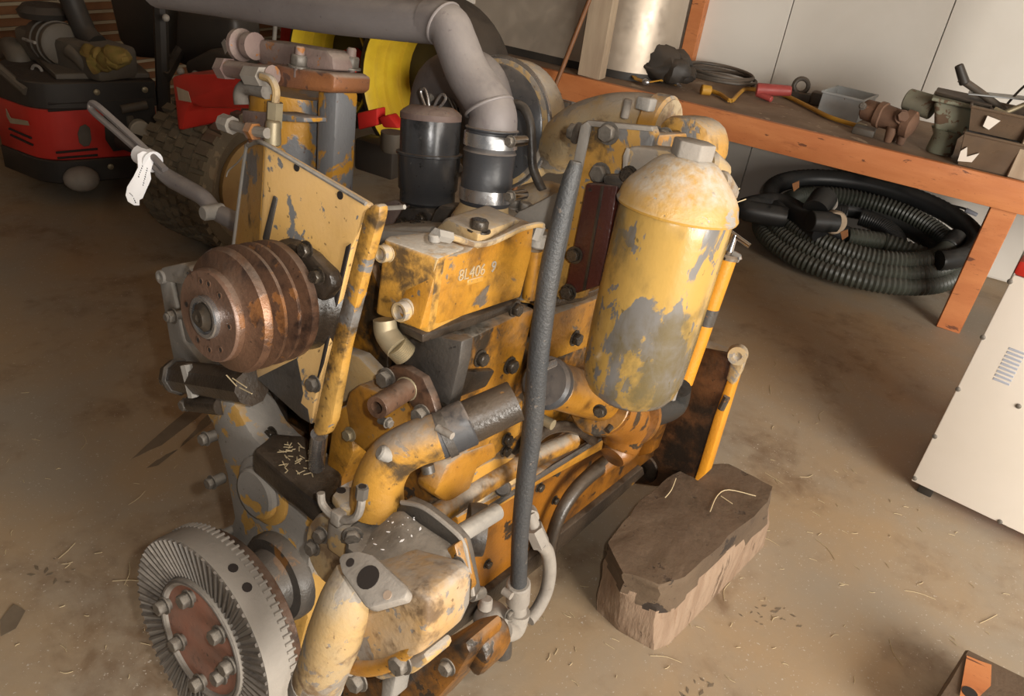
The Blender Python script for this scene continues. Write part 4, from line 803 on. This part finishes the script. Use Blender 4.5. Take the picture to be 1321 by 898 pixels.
c=P(467,634,y=.53); ep('line_nut',G().cyl(c-Z_*.012,c+Z_*.008,.010,seg=6),'bolt',ft); ep('line_bore',G().cyl(c+Z_*.008,c+Z_*.010,.006,seg=10),'hole',ft); ep('line_clip',G().box(P(436,668,y=.53)-V((.010,.008,.012)),P(436,668,y=.53)+V((.010,.010,.012)),.003),'lite',ft)
ep('body_neck',zp([(425,655),(445,648),(500,668),(500,690),(450,690),(425,672)],P(470,672,y=.57).z-.01,.06,.008),'ydst',body)
# front support foot
ff=ep('front_support',fp([(440,880),(500,872),(545,852),(578,832),(600,828),(606,845),(585,880),(545,925),(500,960),(440,960)],.66,.10,.01),'ylow',None,'oily orange front support casting')
ep('support_toe',fp([(594,826),(612,820),(624,834),(628,858),(616,878),(602,866)],.70,.08,.012),'ylow',ff); bolt(ff,P(610,832,y=.695),-Y_,.012,m='boltd')
ep('support_web',fp([(492,870),(512,868),(505,905),(490,905)],.62,.05,.006),'gray',ff)
ep('support_base',G().box((-.2,.68,.092),(.22,.80,.40),.02),'grime',ff)
# vertical hose
xh=.335
hp=[(743,208),(741,216),(734,240),(722,290),(709,350),(702,400),(694,465),(687,550),(678,620),(671,690),(669,755)]
wid=[7.5,9.5,11.5,13,13.6,14,14,13.6,12.6,11.2,10.8]
pts=[P(a,b,x=xh) for i,(a,b) in enumerate(hp)]
vh=ep('vertical_hose',G().tube(pts,[w_*MPX(p) for w_,p in zip(wid,pts)],18,5),'hose',None,'grey braided rubber hose running down the engine side')
a=P(669,752,x=xh); b=P(668,776,x=xh); ep('hose_end_clamp',G().cyl(a,b,.026,.026,20,.003),'lite',vh); q=P(655,766,x=xh); ep('clamp_screw',G().cyl(q-X_*.012,q+X_*.01,.0085,seg=10),'lite',vh)
fe=ep('hose_elbow',G().tube(pl([(668,774),(668,790),(668,800),(662,812),(648,814)],x=xh),[.018,.020,.023,.024,.024],16),'lite',None,'pale elbow fitting at the hose foot'); a=P(668,792,x=xh); ep('elbow_collar',G().cyl(a-Z_*.008,a+Z_*.008,.0265,seg=20),'lite',fe)
dv=ep('drain_valve',G().ball(P(636,800,x=.30),.042,(1,1,.95),18).shake(.006,2,18),'lite',fe); ep('valve_port',G().cyl(P(625,785,x=.29),P(628,772,x=.29),.016,.014,12,.003),'lite',fe); ep('valve_foot',G().cyl(P(650,815,x=.30),P(648,842,x=.30),.018,.022,12).shake(.004,5,25),'dgray',fe)
bolt(fe,P(655,792,x=.33),X_,.011)
rl=ep('return_hose',G().tube(pl([(696,700),(706,712),(709,735),(705,762),(694,785),(682,800)],x=.30),.0165,12),'lite',None,'dusty return hose loop')
ep('hose_nut',G().cyl(P(688,680,x=.28),P(698,702,x=.30),.022,seg=6),'lite',rl); ep('return_pipe',G().cyl(P(683,662,x=.262),P(691,684,x=.285),.014,seg=12),'lite',rl); ep('pipe_nut',G().cyl(P(682,660,x=.25),P(685,668,x=.27),.019,seg=12),'lite',rl)
# oil cooler elbow below the filter
xo=.34
a,b=P(698,492,x=xo-.04),P(762,512,x=xo-.02)
oc=ep('oil_cooler_neck',G().cyl(P(712,496,x=.315),P(775,515,x=.325),.045,.047,26,.003),'yeld',None,'oily yellow cooler neck')
ep('neck_clamp',G().lathe(P(702,493,x=.31),P(718,498,x=.31)-P(702,493,x=.31),[(0,0),(0,.044),(.006,.050),(.02,.050),(.026,.044),(.026,0)],24),'rub',oc)
q=P(706,472,x=.345); ep('clamp_screw',G().cyl(q-Y_*.02,q+Y_*.02,.008,seg=10),'steel',oc)
ep('neck_flange',G().lathe(P(772,520,x=.325),P(800,525,x=.325)-P(772,520,x=.325),[(0,0),(0,.066),(.005,.07),(.024,.07),(.028,.064),(.028,0)],30),'yeld',oc); bolt(oc,P(774,530,x=.392),(.3,-1,0),.011,m='boltd')
ep('cooler_elbow',G().tube(pl([(778,522),(796,528),(806,545),(800,575),(790,590)],x=.335),[.064,.064,.058,.045,.03],22),'yelo',oc)
ep('rear_flange',G().lathe(P(812,535,x=.335),P(830,540,x=.335)-P(812,535,x=.335),[(0,0),(0,.07),(.02,.07),(.02,0)],28),'yelo',oc); ep('flange_stud',G().cyl(P(783,556,x=.385),P(788,550,x=.385),.007,seg=8),'boltd',oc)
bh=ep('black_hose',G().tube(pl([(826,534),(848,531),(866,524),(872,514),(874,500)],x=.335),.035,18),'black',None,'black rubber hose behind the filter')
for p in ((735,503),(707,545)): q=P(*p,x=.30); ep('banjo_fitting',G().cyl(q-X_*.02,q+X_*.012,.011,seg=10),'brass',oc)
# filter mount: plate, dark red cooler block
ypl=1.0
fm=ep('filter_mount_plate',fp([(750,160),(756,155),(842,164),(846,172),(836,205),(800,240),(770,330),(752,385),(704,388)],ypl,.02,.004),'yelw',None,'tall filter mounting plate with dusty edge')
ep('plate_edge',fp([(748,162),(757,156),(762,162),(716,386),(703,388)],ypl-.004,.03,.003),'gray',fm)
ep('plate_lip',fp([(757,155),(840,163),(842,170),(758,163)],ypl-.003,.024,.002),'lite',fm)
for p in ((786,172),(775,224),(741,228),(745,172)): bolt(fm,P(*p,y=ypl-.001 if p[0]>760 else ypl+.03),-Y_ if p[0]>760 else -X_,.0155)
dr=ep('oil_cooler_block',fp([(756,236),(797,240),(776,368),(726,384)],ypl-.035,.036,.004),'dred',None,'dark red cooler block')
for p in ((742,329),(734,377),(812,226)): bolt(dr,P(*p,y=ypl-.036),-Y_,.0125,m='boltd')
ep('cooler_seam',fp([(775,240),(779,240),(755,374),(751,375)],ypl-.0365,.002,.0005),'grime',dr)
ep('mount_pad',fp([(775,226),(815,225),(840,230),(836,262),(800,250),(776,240)],ypl-.03,.04,.008).cut(1).shake(.004,8,25),'dgray',fm,'grimy mounting pad')
ep('mount_block',fp([(752,168),(842,174),(838,230),(770,340),(752,380),(722,384)],ypl+.021,.14,.006),'yel',fm)
ep('filter_head_block',fp([(800,200),(812,188),(860,193),(872,200),(870,235),(805,240)],.965,.07,.008),'ydst',fm)
ep('cover_seam',fp([(804,200),(808,190),(812,192),(806,236),(802,236)],.963,.004,.001),'lite',fm)
ep('mount_strip',sp([(700,388),(752,378),(800,360),(798,368),(754,388),(700,400)],.264,.03,.003),'grime',fm)
# filter bowl
xf=.45; T=P(877,232,x=xf); Bt=P(818,492,x=xf); y0=(T.y+Bt.y)/2; axd=V((0,0,1)); zt_=T.z
A=V((xf,y0,P(874,262,x=xf).z)); rf=P(950,268,y=y0); lf=P(803,240,y=y0); rd=.5*(rf-lf).length*.965
zb=P(818,510,x=xf).z+.0
Lb=A.z-zb
fb=ep('filter_bowl',G().lathe(A,-Z_,[(-.01,rd*.9),(0,rd*.955),(Lb*.1,rd*.965),(Lb*.6,rd*.95),(Lb*.82,rd*.92),(Lb*.89,rd*.86),(Lb*.94,rd*.74),(Lb*.975,rd*.55),(Lb,rd*.3),(Lb,0)],44),'can',None,'large cylindrical filter bowl, yellow paint flaking')
fc=ep('filter_cap',G().lathe(A-Z_*.012,Z_,[(0,rd*.94),(0,rd*1.02),(.004,rd*1.035),(.010,rd*1.01),(.024,rd*.975),(.036,rd*.90),(.070,rd*.58),(.080,rd*.46),(.085,rd*.3),(.085,0)],44),'cap',fb,'domed filter cap with dust')
c=A+Z_*.072; ep('cap_nut',G().prism([c+V((math.cos(k*PI/3+.25),math.sin(k*PI/3+.25),0))*.034 for k in range(6)],Z_*.026,.003),'lite',fc)
ep('side_lug',G().cyl(P(925,235,x=xf+.02),P(940,252,x=xf+.03),.024,.02,14,.005),'ydst',fc)
ep('cap_ledge',G().cyl(P(908,212,x=xf-.02),P(932,226,x=xf+.0),.028,.022,14,.006),'ydst',fc)
q=P(868,508,x=xf); ep('drain_plug',G().cyl(q+Z_*.012,q-Z_*.012,.009,seg=8),'steel',fb)
for p in (((946,252),(954,243)),((948,262),(962,257))): ep('straw_bit',G().cyl(P(*p[0],x=xf),P(*p[1],x=xf),.0011,seg=5),'straw',fb)
# turbocharger
yt=1.30; c=P(640,160,y=yt); rt_=82*MPX(c)
tu=ep('turbo_housing',G().lathe(c,Y_,[(.0,rt_*.55),(-.004,rt_*.9),(0,rt_*.97),(.012,rt_*1.0),(.02,rt_*.97),(.03,rt_*1.0),(.075,rt_*.98),(.11,rt_*.8),(.12,rt_*.4),(.12,0)],44),'ydst',None,'round dusty yellow turbocharger housing')
ep('turbo_face',G().lathe(c-Y_*.004,-Y_,[(0,rt_*.9),(.003,rt_*.88),(.012,rt_*.6),(.03,rt_*.4),(.03,0)],40),'blk',tu,'dark face')
ep('v_band',G().ring(c+Y_*.006,Y_,rt_*.985,.006,48,8),'steel',tu,'steel band')
ti=ep('turbo_inlet_elbow',G().tube([c-Y_*.02,P(620,112,y=1.24),P(597,100,y=1.27),P(570,112,y=1.32),P(562,150,y=1.34),P(562,190,y=1.34)],[.06,.062,.064,.066,.068,.068],24),'pipe',None,'grey dusty inlet elbow')
ep('turbo_neck',G().tube([P(700,185,y=1.38),P(735,182,y=1.36),P(765,175,y=1.33)],[.07,.062,.055],22),'ydst',tu)
ol_=ep('oil_line',G().tube(pl([(664,134),(676,140),(684,160),(686,190),(688,218),(700,246)],y=1.12),.0095,10),'dgray')
xe=ep('exhaust_elbow',G().tube([P(715,195,y=1.36),P(745,172,y=1.32),P(785,160,y=1.32),P(825,160,y=1.32),P(862,168,y=1.32)],[.055,.06,.062,.062,.06],24),'ydst',None,'dusty yellow exhaust elbow')
ep('elbow_band',G().lathe(P(838,163,y=1.32),P(858,168,y=1.32)-P(838,163,y=1.32),[(0,0),(0,.064),(.005,.068),(.035,.068),(.04,.062),(.04,0)],26),'yelw',xe)
ep('elbow_end',fp([(848,160),(862,148),(895,152),(912,165),(917,185),(914,212),(848,212)],1.19,.10,.022),'yelw',xe,'rounded yellow end cap'); 
a=P(809,136,y=1.22); ep('stud',G().cyl(a-Z_*.025,a+Z_*.012,.0085,.0085,10,.002),'lite',xe); ep('clip',G().box(P(832,134,y=1.2)-V((.015,.01,.012)),P(832,134,y=1.2)+V((.015,.02,.012)),.004),'gray',xe)
for p in ((846,174),(858,176)): c=P(*p,y=1.14); ep('manifold_stud',G().cyl(c+Y_*.06,c-Y_*.012,.010,seg=10),'boltd',xe); bolt(xe,c-Y_*.0,-Y_,.013)
ep('manifold',G().box((.0,1.36,1.18),(.2,1.75,1.32),.03),'yeld')
# rear plate
yr=1.825
rp_=ep('rear_plate',fp([(832,482),(846,474),(900,445),(950,458),(948,470),(905,614),(895,626),(872,627),(845,628),(800,622),(770,612),(770,560),(790,500)],yr,.03,.006),'rear',None,'oil soaked rear mounting plate')
ep('plate_side_flange',G().prism([P(948,462,y=yr-.004),P(955,466,y=yr-.004),P(910,612,y=yr-.004),P(893,626,y=yr-.004),P(900,606,y=yr-.004),P(920,540,y=yr-.004)],(0,.05,0),.004),'orng',rp_,'bright orange edge')
c=P(830,604,y=yr); ep('plate_boss',G().lathe(c,-Y_,[(0,.05),(.008,.048),(.014,.03),(.014,.017),(.002,.016),(.002,0)],22),'rear',rp_)
ep('pivot_tube',G().cyl(P(894,440,y=yr+.02),P(948,462,y=yr+.02),.019,.02,16,.003),'ydst',rp_); ep('pivot_lug',G().lathe(P(952,456,y=yr-.01),V((.3,-1,.1)),[(0,0),(0,.028),(.03,.026),(.03,.012),(.02,0)],16),'ydst',rp_); ep('pivot_lug',fp([(942,466),(962,458),(955,480),(945,498),(936,490)],yr-.01,.03,.006),'ydst',rp_); ep('stop_pin',G().cyl(P(938,512,y=yr-.01),P(930,528,y=yr-.01),.010,seg=8),'dgray',rp_)
ep('rear_brace',fp([(848,470),(868,455),(882,470),(840,585),(822,590),(822,560)],1.70,.05,.006),'yelo',rp_)
a,b=P(939,328,y=1.74),P(893,460,y=1.74); d=(b-a).normalized()
fi=ep('filler_tube',G().tube([a,a.lerp(b,.5),b,b+d*.08],.0265,18),'orng',None,'bright orange oil filler tube')
ep('filler_band',G().cyl(a.lerp(b,.50),a.lerp(b,.66),.0275,seg=18),'dgray',fi); ep('filler_flange',G().lathe(a,-d,[(-.008,0),(-.008,.036),(.0,.038),(.006,.034),(.010,.016),(.010,0)],24),'chrome',fi)
ep('tee_stem',G().cyl(a-d*.01,a-d*.055,.012,.009,12),'chrome',fi); q=a-d*.052; ep('tee_bar',G().cyl(q-V((.02,0,-.006)),q+V((.045,0,-.014)),.007,seg=10),'chrome',fi)
# tag on the lever
ty=yl-.04
tg=thing('paper_tag','white reflective paper tag tied around the control lever','tag',EW(P(183,232,y=ty)))
def tagpart(name,g,m): 
    for v_ in g.b.verts: v_.co=EW(v_.co)
    return part(name,g,m,tg)
tn=(CE-P(183,232,y=ty)).normalized(); to_=P(183,232,y=ty)
def tp2(l): return [Pp(a,b,to_,tn) for a,b in l]
tagpart('paper',G().prism(tp2([(177,199),(184,195),(192,197),(199,206),(197,213),(194,222),(195,231),(184,256),(180,258),(180,265),(173,265),(165,260),(162,252),(164,241),(172,228),(178,216)]),-tn*.0015,.0004),'tag')
tagpart('wrap',G().lathe(P(181,199,y=yl-.01),P(199,210,y=yl-.01)-P(181,199,y=yl-.01),[(0,.014),(0,.0225),(.052,.0245),(.052,.016)],16),'tag')
g=G()
for l0,l1,n_k in (((184,213),(178,229),6),((190,216),(184,240),9),((172,255),(175,262),3)):
    for k in range(n_k):
        t=(k+.5)/n_k; px,py=l0[0]+(l1[0]-l0[0])*t,l0[1]+(l1[1]-l0[1])*t; c=Pp(px,py,to_,tn)+tn*.0003; g.box(c-V((random.uniform(.0012,.0035),.0004,.0013)),c+V((random.uniform(.0012,.003),.0003,.0013)))
for k in range(4): c=Pp(167+k*1.2,249+k*1.2,to_,tn)+tn*.0003; g.box(c-V((.003,.0004,.0006)),c+V((.003,.0003,.0006)))
tagpart('print_marks',g,'ink')
# ================================================================ RED MOWER
A_,B_,L_=W(60,209,z=.24),W(207,199,z=.24),W(2,187,z=.24)
zt2=W(56,112,y=A_.y).z
u=(B_-A_).normalized(); bk=V((-u.y,u.x,0)); wl_=(L_-A_).normalized()
mw=thing('riding_mower','red riding mower with exposed engine parked beside the slatted wall','mower',V((A_.x+.4*u.x+.3*bk.x,A_.y+.4*u.y+.3*bk.y,0)))
def arc(p,d0,d1,r,n=6):
    a=p+d0*r; b=p+d1*r; return [a.lerp(p,t).lerp(p.lerp(b,t),t) for t in [i/n for i in range(n+1)]]
out=[L_]+arc(A_,wl_,u,.12)+[B_]; inn=[B_+bk*.5,L_+bk*.5+u*.3]
def skin(z0,z1,off=0,m='red',name='hood_panel',par=None,lab=None):
    c=sum(out,V())/len(out); pts=[]
    for p in out+inn:
        d=(p-c); d.z=0; pts.append(p+d.normalized()*off)
    return part(name,G().prism([V((p.x,p.y,z0)) for p in pts],Z_*(z1-z0),.006,1),m,par or mw,lab)
hz=zt2-.13
hood=skin(.24,hz,0,'red','rear_hood',None,'red rounded rear hood')
skin(hz+.001,zt2,.012,'mblk','bumper_band',None,'black top band'); skin(.12,.239,.01,'mblk','lower_skirt',None,'black lower skirt')
nA=-bk
def af(px,py): return Wp(px,py,A_+nA*.004,nA)
def fplate(l,d,m,name,par,lab=None): return part(name,G().prism([af(*p) for p in l],nA*d,.0015,1),m,par,lab)
for l in (((62,134),(112,132)),((62,143),(112,140)),((72,197),(126,192)),((74,204),(126,200))):
    a,b=af(*l[0]),af(*l[1]); part('groove',G().cyl(a,b,.006,seg=6),'hole',hood)
fplate([(100,172),(103,163),(110,160),(116,165),(118,180),(115,188),(108,189),(102,184)],.004,'mgray','oval_handle',hood,'grey oval latch recess')
wn=fplate([(132,130),(198,126),(205,188),(146,195),(136,180)],.006,'mblk','rear_window',hood,'dark rectangular opening')
a=af(178,165); part('round_knob',G().cyl(a+bk*.0,a+nA*.06,.050,.052,20,.006),'lath2',wn); part('bracket',G().box(a-V((.11,.05,-.0)),a+V((.0,-.01,.07)),.01),'mgray',wn)
part('bracket',G().cyl(af(155,140)+nA*.02,af(188,134)+nA*.02,.022,seg=10),'mgray',wn)
for p in ((124,118),(186,115),(142,214)): q=af(*p)+nA*.012; part('bolt_head',G().lathe(q,nA,[(0,.016),(.006,.015),(.01,.008),(.01,0)],12),'brass',mw,'brass coloured bolt head')
q=af(105,238); part('float_bowl',G().ball(V((q.x,q.y,.15))+nA*.03,.085,(1,1,.75),18),'lite',mw,'pale round bowl underneath')
nL=V((-wl_.y,wl_.x,0)); nL=nL if nL.dot(EYE-A_)>0 else -nL
def al(px,py): return Wp(px,py,A_+nL*.003,nL)
part('side_decal',G().prism([al(*p) for p in ((8,140),(14,152),(36,156),(38,162),(14,159),(9,150))],nL*.002),'lathe',hood,'faded pale side decal')
for l in (((12,166),(40,178)),((14,174),(42,187))): part('groove',G().cyl(al(*l[0]),al(*l[1]),.006,seg=6),'hole',hood)
part('rail',G().cyl(al(-8,82)+Z_*.0,al(34,118),.022,seg=8),'mgray',mw)
# engine on the mower
zd=zt2
part('engine_deck',G().prism([V((p.x,p.y,zd))+bk*.05 for p in (A_.lerp(B_,.2),B_,B_+bk*.4,A_.lerp(B_,.15)+bk*.4)],Z_*.03,.005,1),'mgray',mw)
yM=A_.y+.28
ac,ad=W(82,58,y=yM),W(38,45,y=yM+.12)
aq=part('air_cleaner',G().lathe(ac,(ad-ac),[(0,0),(0,.085),(.008,.1),(.03,.105),(.05,.1),(.052,.11),(.07,.11),(.072,.1),(.15,.1),(.152,.108),(.165,.108),(.27,.1),(.29,.06),(.29,0)],26),'mgray',mw,'ribbed dusty air cleaner')
part('rain_cap',G().lathe(W(58,14,y=yM+.06),-Z_,[(-.03,0),(-.03,.10),(0,.13),(.03,.12),(.035,.05),(.14,.045),(.14,0)],22),'mblk',aq)
part('intake_elbow',G().tube([W(2,65,y=yM),W(16,62,y=yM-.04),W(25,78,y=yM-.06),W(28,100,y=yM-.06)],[.05,.055,.06,.06],14),'mgray',mw)
part('outlet_pipe',G().tube([W(92,66,y=yM-.02),W(105,76,y=yM-.02),W(115,88,y=yM)],.04,12),'mgray',mw)
part('hose_clip',G().ring(W(48,92,y=yM-.12),V((.3,-1,0)),.028,.008,16),'lite',mw); part('latch',G().cyl(W(30,50,y=yM-.13),W(45,55,y=yM-.13),.008,seg=8),'lite',mw)
part('engine_crankcase',G().box((ac.x-.35,yM-.04,zd),(ac.x+.3,yM+.2,zd+.16),.03),'mgray',mw)
g=G()
for k in range(14): g.ball(W(random.uniform(112,165),random.uniform(68,84),y=yM-.02),random.uniform(.03,.055),(1.3,1,.8),8)
part('grass_clippings',g.shake(.02,6,16),'moss',mw,'heap of dry yellow grass clippings',True)
# posts, seat
part('roll_bar',G().cyl(W(213,192,y=B_.y+.05),W(206,-12,y=B_.y+.05),.035,.035,8),'mblk',mw)
part('roll_bar_brace',G().cyl(W(213,100,y=B_.y+.04),W(235,60,y=B_.y+.3),.03,seg=8),'mblk',mw)
part('exhaust_stack',G().tube([W(90,-6,y=yM+.1),W(100,20,y=yM+.1),W(112,45,y=yM+.1),W(125,58,y=yM+.1)],.055,12),'mblk',mw)
ys_=B_.y+.25
part('seat_back',G().prism([W(*p,y=ys_) for p in ((138,-8),(205,-8),(208,70),(196,76),(170,74),(152,52))],(0,.14,0),.03,3),'mblk',mw,'black seat back')
part('seat_cushion',G().prism([W(*p,y=ys_) for p in ((225,8),(300,20),(305,70),(250,92),(222,80))],(0,.2,0),.04,3),'mblk',mw,'black padded cushion')
part('control_box',G().prism([W(*p,y=2.75) for p in ((235,80),(270,62),(300,70),(306,92),(290,104),(240,100))],(0,.2,0),.03,3),'mblk',mw)
q=W(291,62,y=2.7); part('diamond_plate',G().prism([W(*p,y=2.7) for p in ((286,55),(290,50),(296,62),(291,70))],(0,-.004,0),.001,1),'lite',mw,'pale diamond shaped sticker')
for p in ((233,92),(252,96),(214,23)): q=W(*p,y=2.62 if p[0]>220 else B_.y); part('bolt_head',G().ball(q,.018,(1,1,1),10),'lite',mw)
# fender and wheel
yF=2.28
fd=part('fender',G().prism([W(*p,y=yF) for p in ((221,99),(236,95),(330,95),(330,141),(258,139),(248,134),(240,143),(235,168),(229,168),(225,130))],(0,.62,0),.012,2),'red',mw,'red wheel fender')
part('fender_sticker',G().prism([W(*p,y=yF-.001) for p in ((228,112),(243,118),(247,132),(231,129))],(0,-.002,0)),'post',fd,'worn pale warning sticker')
tcn=W(275,328,z=0); rT=.352; ax=V((1,.04,0)).normalized(); cT=V((tcn.x-.07,tcn.y+.17,rT))
wh=part('tire',G().lathe(cT-ax*.20,ax,[(.03,rT*.62),(.0,rT*.80),(.015,rT*.93),(.06,rT*.965),(.20,rT*.975),(.34,rT*.965),(.385,rT*.93),(.40,rT*.80),(.37,rT*.60),(.34,rT*.56),(.05,rT*.56),(.03,rT*.62)],56),'tire',mw,'muddy treaded tire')
u1,v1,_=basis(ax); g=[]
for i in range(34):
    for j,(o0,o1) in enumerate(((-.19,-.122),(-.108,-.062),(-.05,-.006),(.006,.05),(.062,.108),(.122,.19))):
        a=2*PI*(i+.5*(j%2))/34; da=.066
        def tpnt(o,aa_,rr): return cT+ax*o+(u1*math.cos(aa_)+v1*math.sin(aa_))*rr
        r_in,r_out=rT*.94,rT*(1.01 if 0<j<5 else .995)
        b_=G().hexa8([tpnt(o0,a-da,r_in),tpnt(o1,a-da*.9,r_in),tpnt(o1,a+da,r_in),tpnt(o0,a+da,r_in),tpnt(o0,a-da*.85,r_out),tpnt(o1,a-da*.8,r_out),tpnt(o1,a+da*.85,r_out),tpnt(o0,a+da*.85,r_out)])
        bmesh.ops.recalc_face_normals(b_.b,faces=b_.b.faces[:])
        part('tread_block',b_,'tire',wh)
rm=part('wheel_rim',G().lathe(cT+ax*.10,ax,[(0,0),(0,rT*.35),(.012,rT*.37),(.0,rT*.42),(-.02,rT*.54),(.08,rT*.60),(.09,rT*.60)],36),'rim',mw,'tan dished wheel rim')
for k in range(5):
    a=2*PI*k/5+.6; q=cT+ax*.113+(u1*math.cos(a)+v1*math.sin(a))*rT*.24; part('rim_hole',G().cyl(q,q-ax*.004,.03,seg=14),'hole',rm); q=cT+ax*.113+(u1*math.cos(a+.6)+v1*math.sin(a+.6))*rT*.25; part('lug_nut',G().cyl(q,q+ax*.014,.011,seg=6),'bolt',rm)
q=W(216,176,y=2.5); part('axle_stub',G().ball(q,.05,(1.2,1,1),12),'mgray',mw)
part('axle',G().cyl(cT,cT-ax*.7,.05,seg=14),'mblk',mw)
part('chassis',G().prism([V((p.x,p.y,.11)) for p in (A_+bk*.1+u*.1,B_+bk*.1,B_+bk*.6+u*.5,A_+bk*.6+u*.2)],Z_*.1,.01,1),'mblk',mw)
q=L_+bk*.2+u*.2; part('front_tire',G().lathe(V((q.x,q.y,.2))-u*.1,u,[(0,0),(0,.15),(.03,.2),(.15,.2),(.18,.15),(.18,0)],28),'tire',mw)
# ================================================================ YELLOW WHEELED IMPLEMENT
axw=V((-.13,-.99,0)).normalized(); cw=W(560,112,y=3.85); RW=.50
im=thing('farm_implement','red farm implement with yellow rimmed wheels standing behind the engine','implement',V((cw.x-.3,cw.y+.1,0)))
for k,(c,R0) in enumerate(((cw,RW),(W(445,80,y=4.15),.42))):
    part('wheel_tire',G().lathe(c-axw*.14,axw,[(.03,R0*.84),(.0,R0*.88),(.02,R0*.96),(.09,R0),(.19,R0),(.26,R0*.96),(.28,R0*.88),(.25,R0*.84),(.03,R0*.84)],48),'mblk',im,'black narrow tire')
    part('wheel_rim',G().lathe(c-axw*.14,axw,[(.285,R0*.86),(.29,R0*.84),(.27,R0*.82),(.22,R0*.81),(.21,R0*.78),(.16,R0*.77),(.15,R0*.73),(.07,R0*.72),(.06,R0*.68),(.0,R0*.66),(-.005,R0*.64),(-.02,R0*.66),(.05,R0*.70),(.2,R0*.84),(.285,R0*.86)],48),'yrim',im,'deep yellow rim')
    part('web_disc',G().lathe(c-axw*.14,axw,[(-.02,0),(-.02,R0*.655),(.0,R0*.65),(.02,R0*.45),(.02,0)],36),'mblk',im,'dark wheel web')
    part('hub',G().cyl(c-axw*.11,c+axw*.05,R0*.2,R0*.16,18,.01),'redb',im)
part('axle_beam',G().cyl(cw-axw*.1,cw-axw*1.0,.06,seg=12),'red',im)
part('main_frame',G().box((cw.x-1.1,cw.y+.2,.42),(cw.x-.25,cw.y+.3,.52),.02),'mblk',im)
part('hopper_panel',G().prism([W(*p,y=4.3) for p in ((362,30),(386,18),(386,60),(360,60))],(0,.05,0),.01),'red',im)
part('marker_rod',G().cyl(W(356,20,y=3.9),W(353,60,y=3.9),.014,seg=10),'lite',im,'thin white rod')
for l in (((460,146),(486,140),(486,162),(462,168)),((488,152),(500,148),(514,166),(494,165))): part('red_lug',G().prism([W(*p,y=3.3) for p in l],(0,.08,0),.01),'redb',im,'bright red plastic lug')
part('hydraulic_block',G().box(W(486,205,y=3.4)-V((.12,.05,.08)),W(486,205,y=3.4)+V((.14,.1,.1)),.02),'mblk',im)
part('glass_bowl',G().lathe(W(505,195,y=3.25),Z_,[(0,0),(0,.05),(.02,.06),(.1,.06),(.1,0)],16),'mgray',im)
part('support_stand',G().box((cw.x-.75,cw.y-.35,.0),(cw.x-.65,cw.y-.25,.53),.01),'mblk',im)
part('draw_bar',G().box((cw.x-.72,cw.y-.9,.45),(cw.x-.62,cw.y-.2,.53),.01),'mblk',im)
# ---------------------------------------------------------------- wet marks on the floor
flo_=bpy.data.objects['floor']
for l in (((154,606),(172,604),(268,528),(270,516),(252,520)),((187,605),(204,601),(280,540),(276,528)),((0,800),(18,780),(32,790),(20,812),(2,822))):
    part('wet_mark',G().prism([W(*q,z=.0004) for q in l],Z_*.0004).cut(2).shake(.006,3,12),'wet',flo_)
for k in range(34):
    cx_,cy_=((993,790),(905,884),(60,735),(1000,800))[k%4]; c=W(cx_+random.gauss(0,15),cy_+random.gauss(0,9),z=.0004); a=random.random()*3; d=V((math.cos(a),math.sin(a),0)); e_=V((-d.y,d.x,0)); r=random.uniform(.004,.013)
    part('wet_mark',G().prism([c-d*r,c-d*r*.3+e_*r*.4,c+d*r+e_*r*.1,c+d*r*.2-e_*r*.4],Z_*.0005),'wet',flo_)
# ---------------------------------------------------------------- straw on the floor
g=G()
for k in range(170):
    px,py=random.choice(((random.uniform(930,1321),random.uniform(620,880)),(random.uniform(700,1000),random.uniform(640,898)),(random.uniform(0,260),random.uniform(450,880)),(random.uniform(990,1200),random.uniform(430,760))))
    c=W(px,py,z=.0018); a=random.random()*PI; L=random.uniform(.006,.03) if random.random()<.85 else random.uniform(.05,.10); d=V((math.cos(a),math.sin(a),0))*L*.5
    g.tube([c-d,c+V((-d.y,d.x,0))*random.uniform(-.3,.3),c+d],.0009,4,3)
for l in (((916,660),(925,640),(940,632),(975,640)),((872,617),(866,632),(858,642)),((930,640),(945,650))):
    g.tube([W(a,b,z=BH+.007) for a,b in l],.0016,4,4)
tag(part('straw_litter',g,'straw',None,None,True),'scattered dry straw and chaff on the concrete floor','straw')
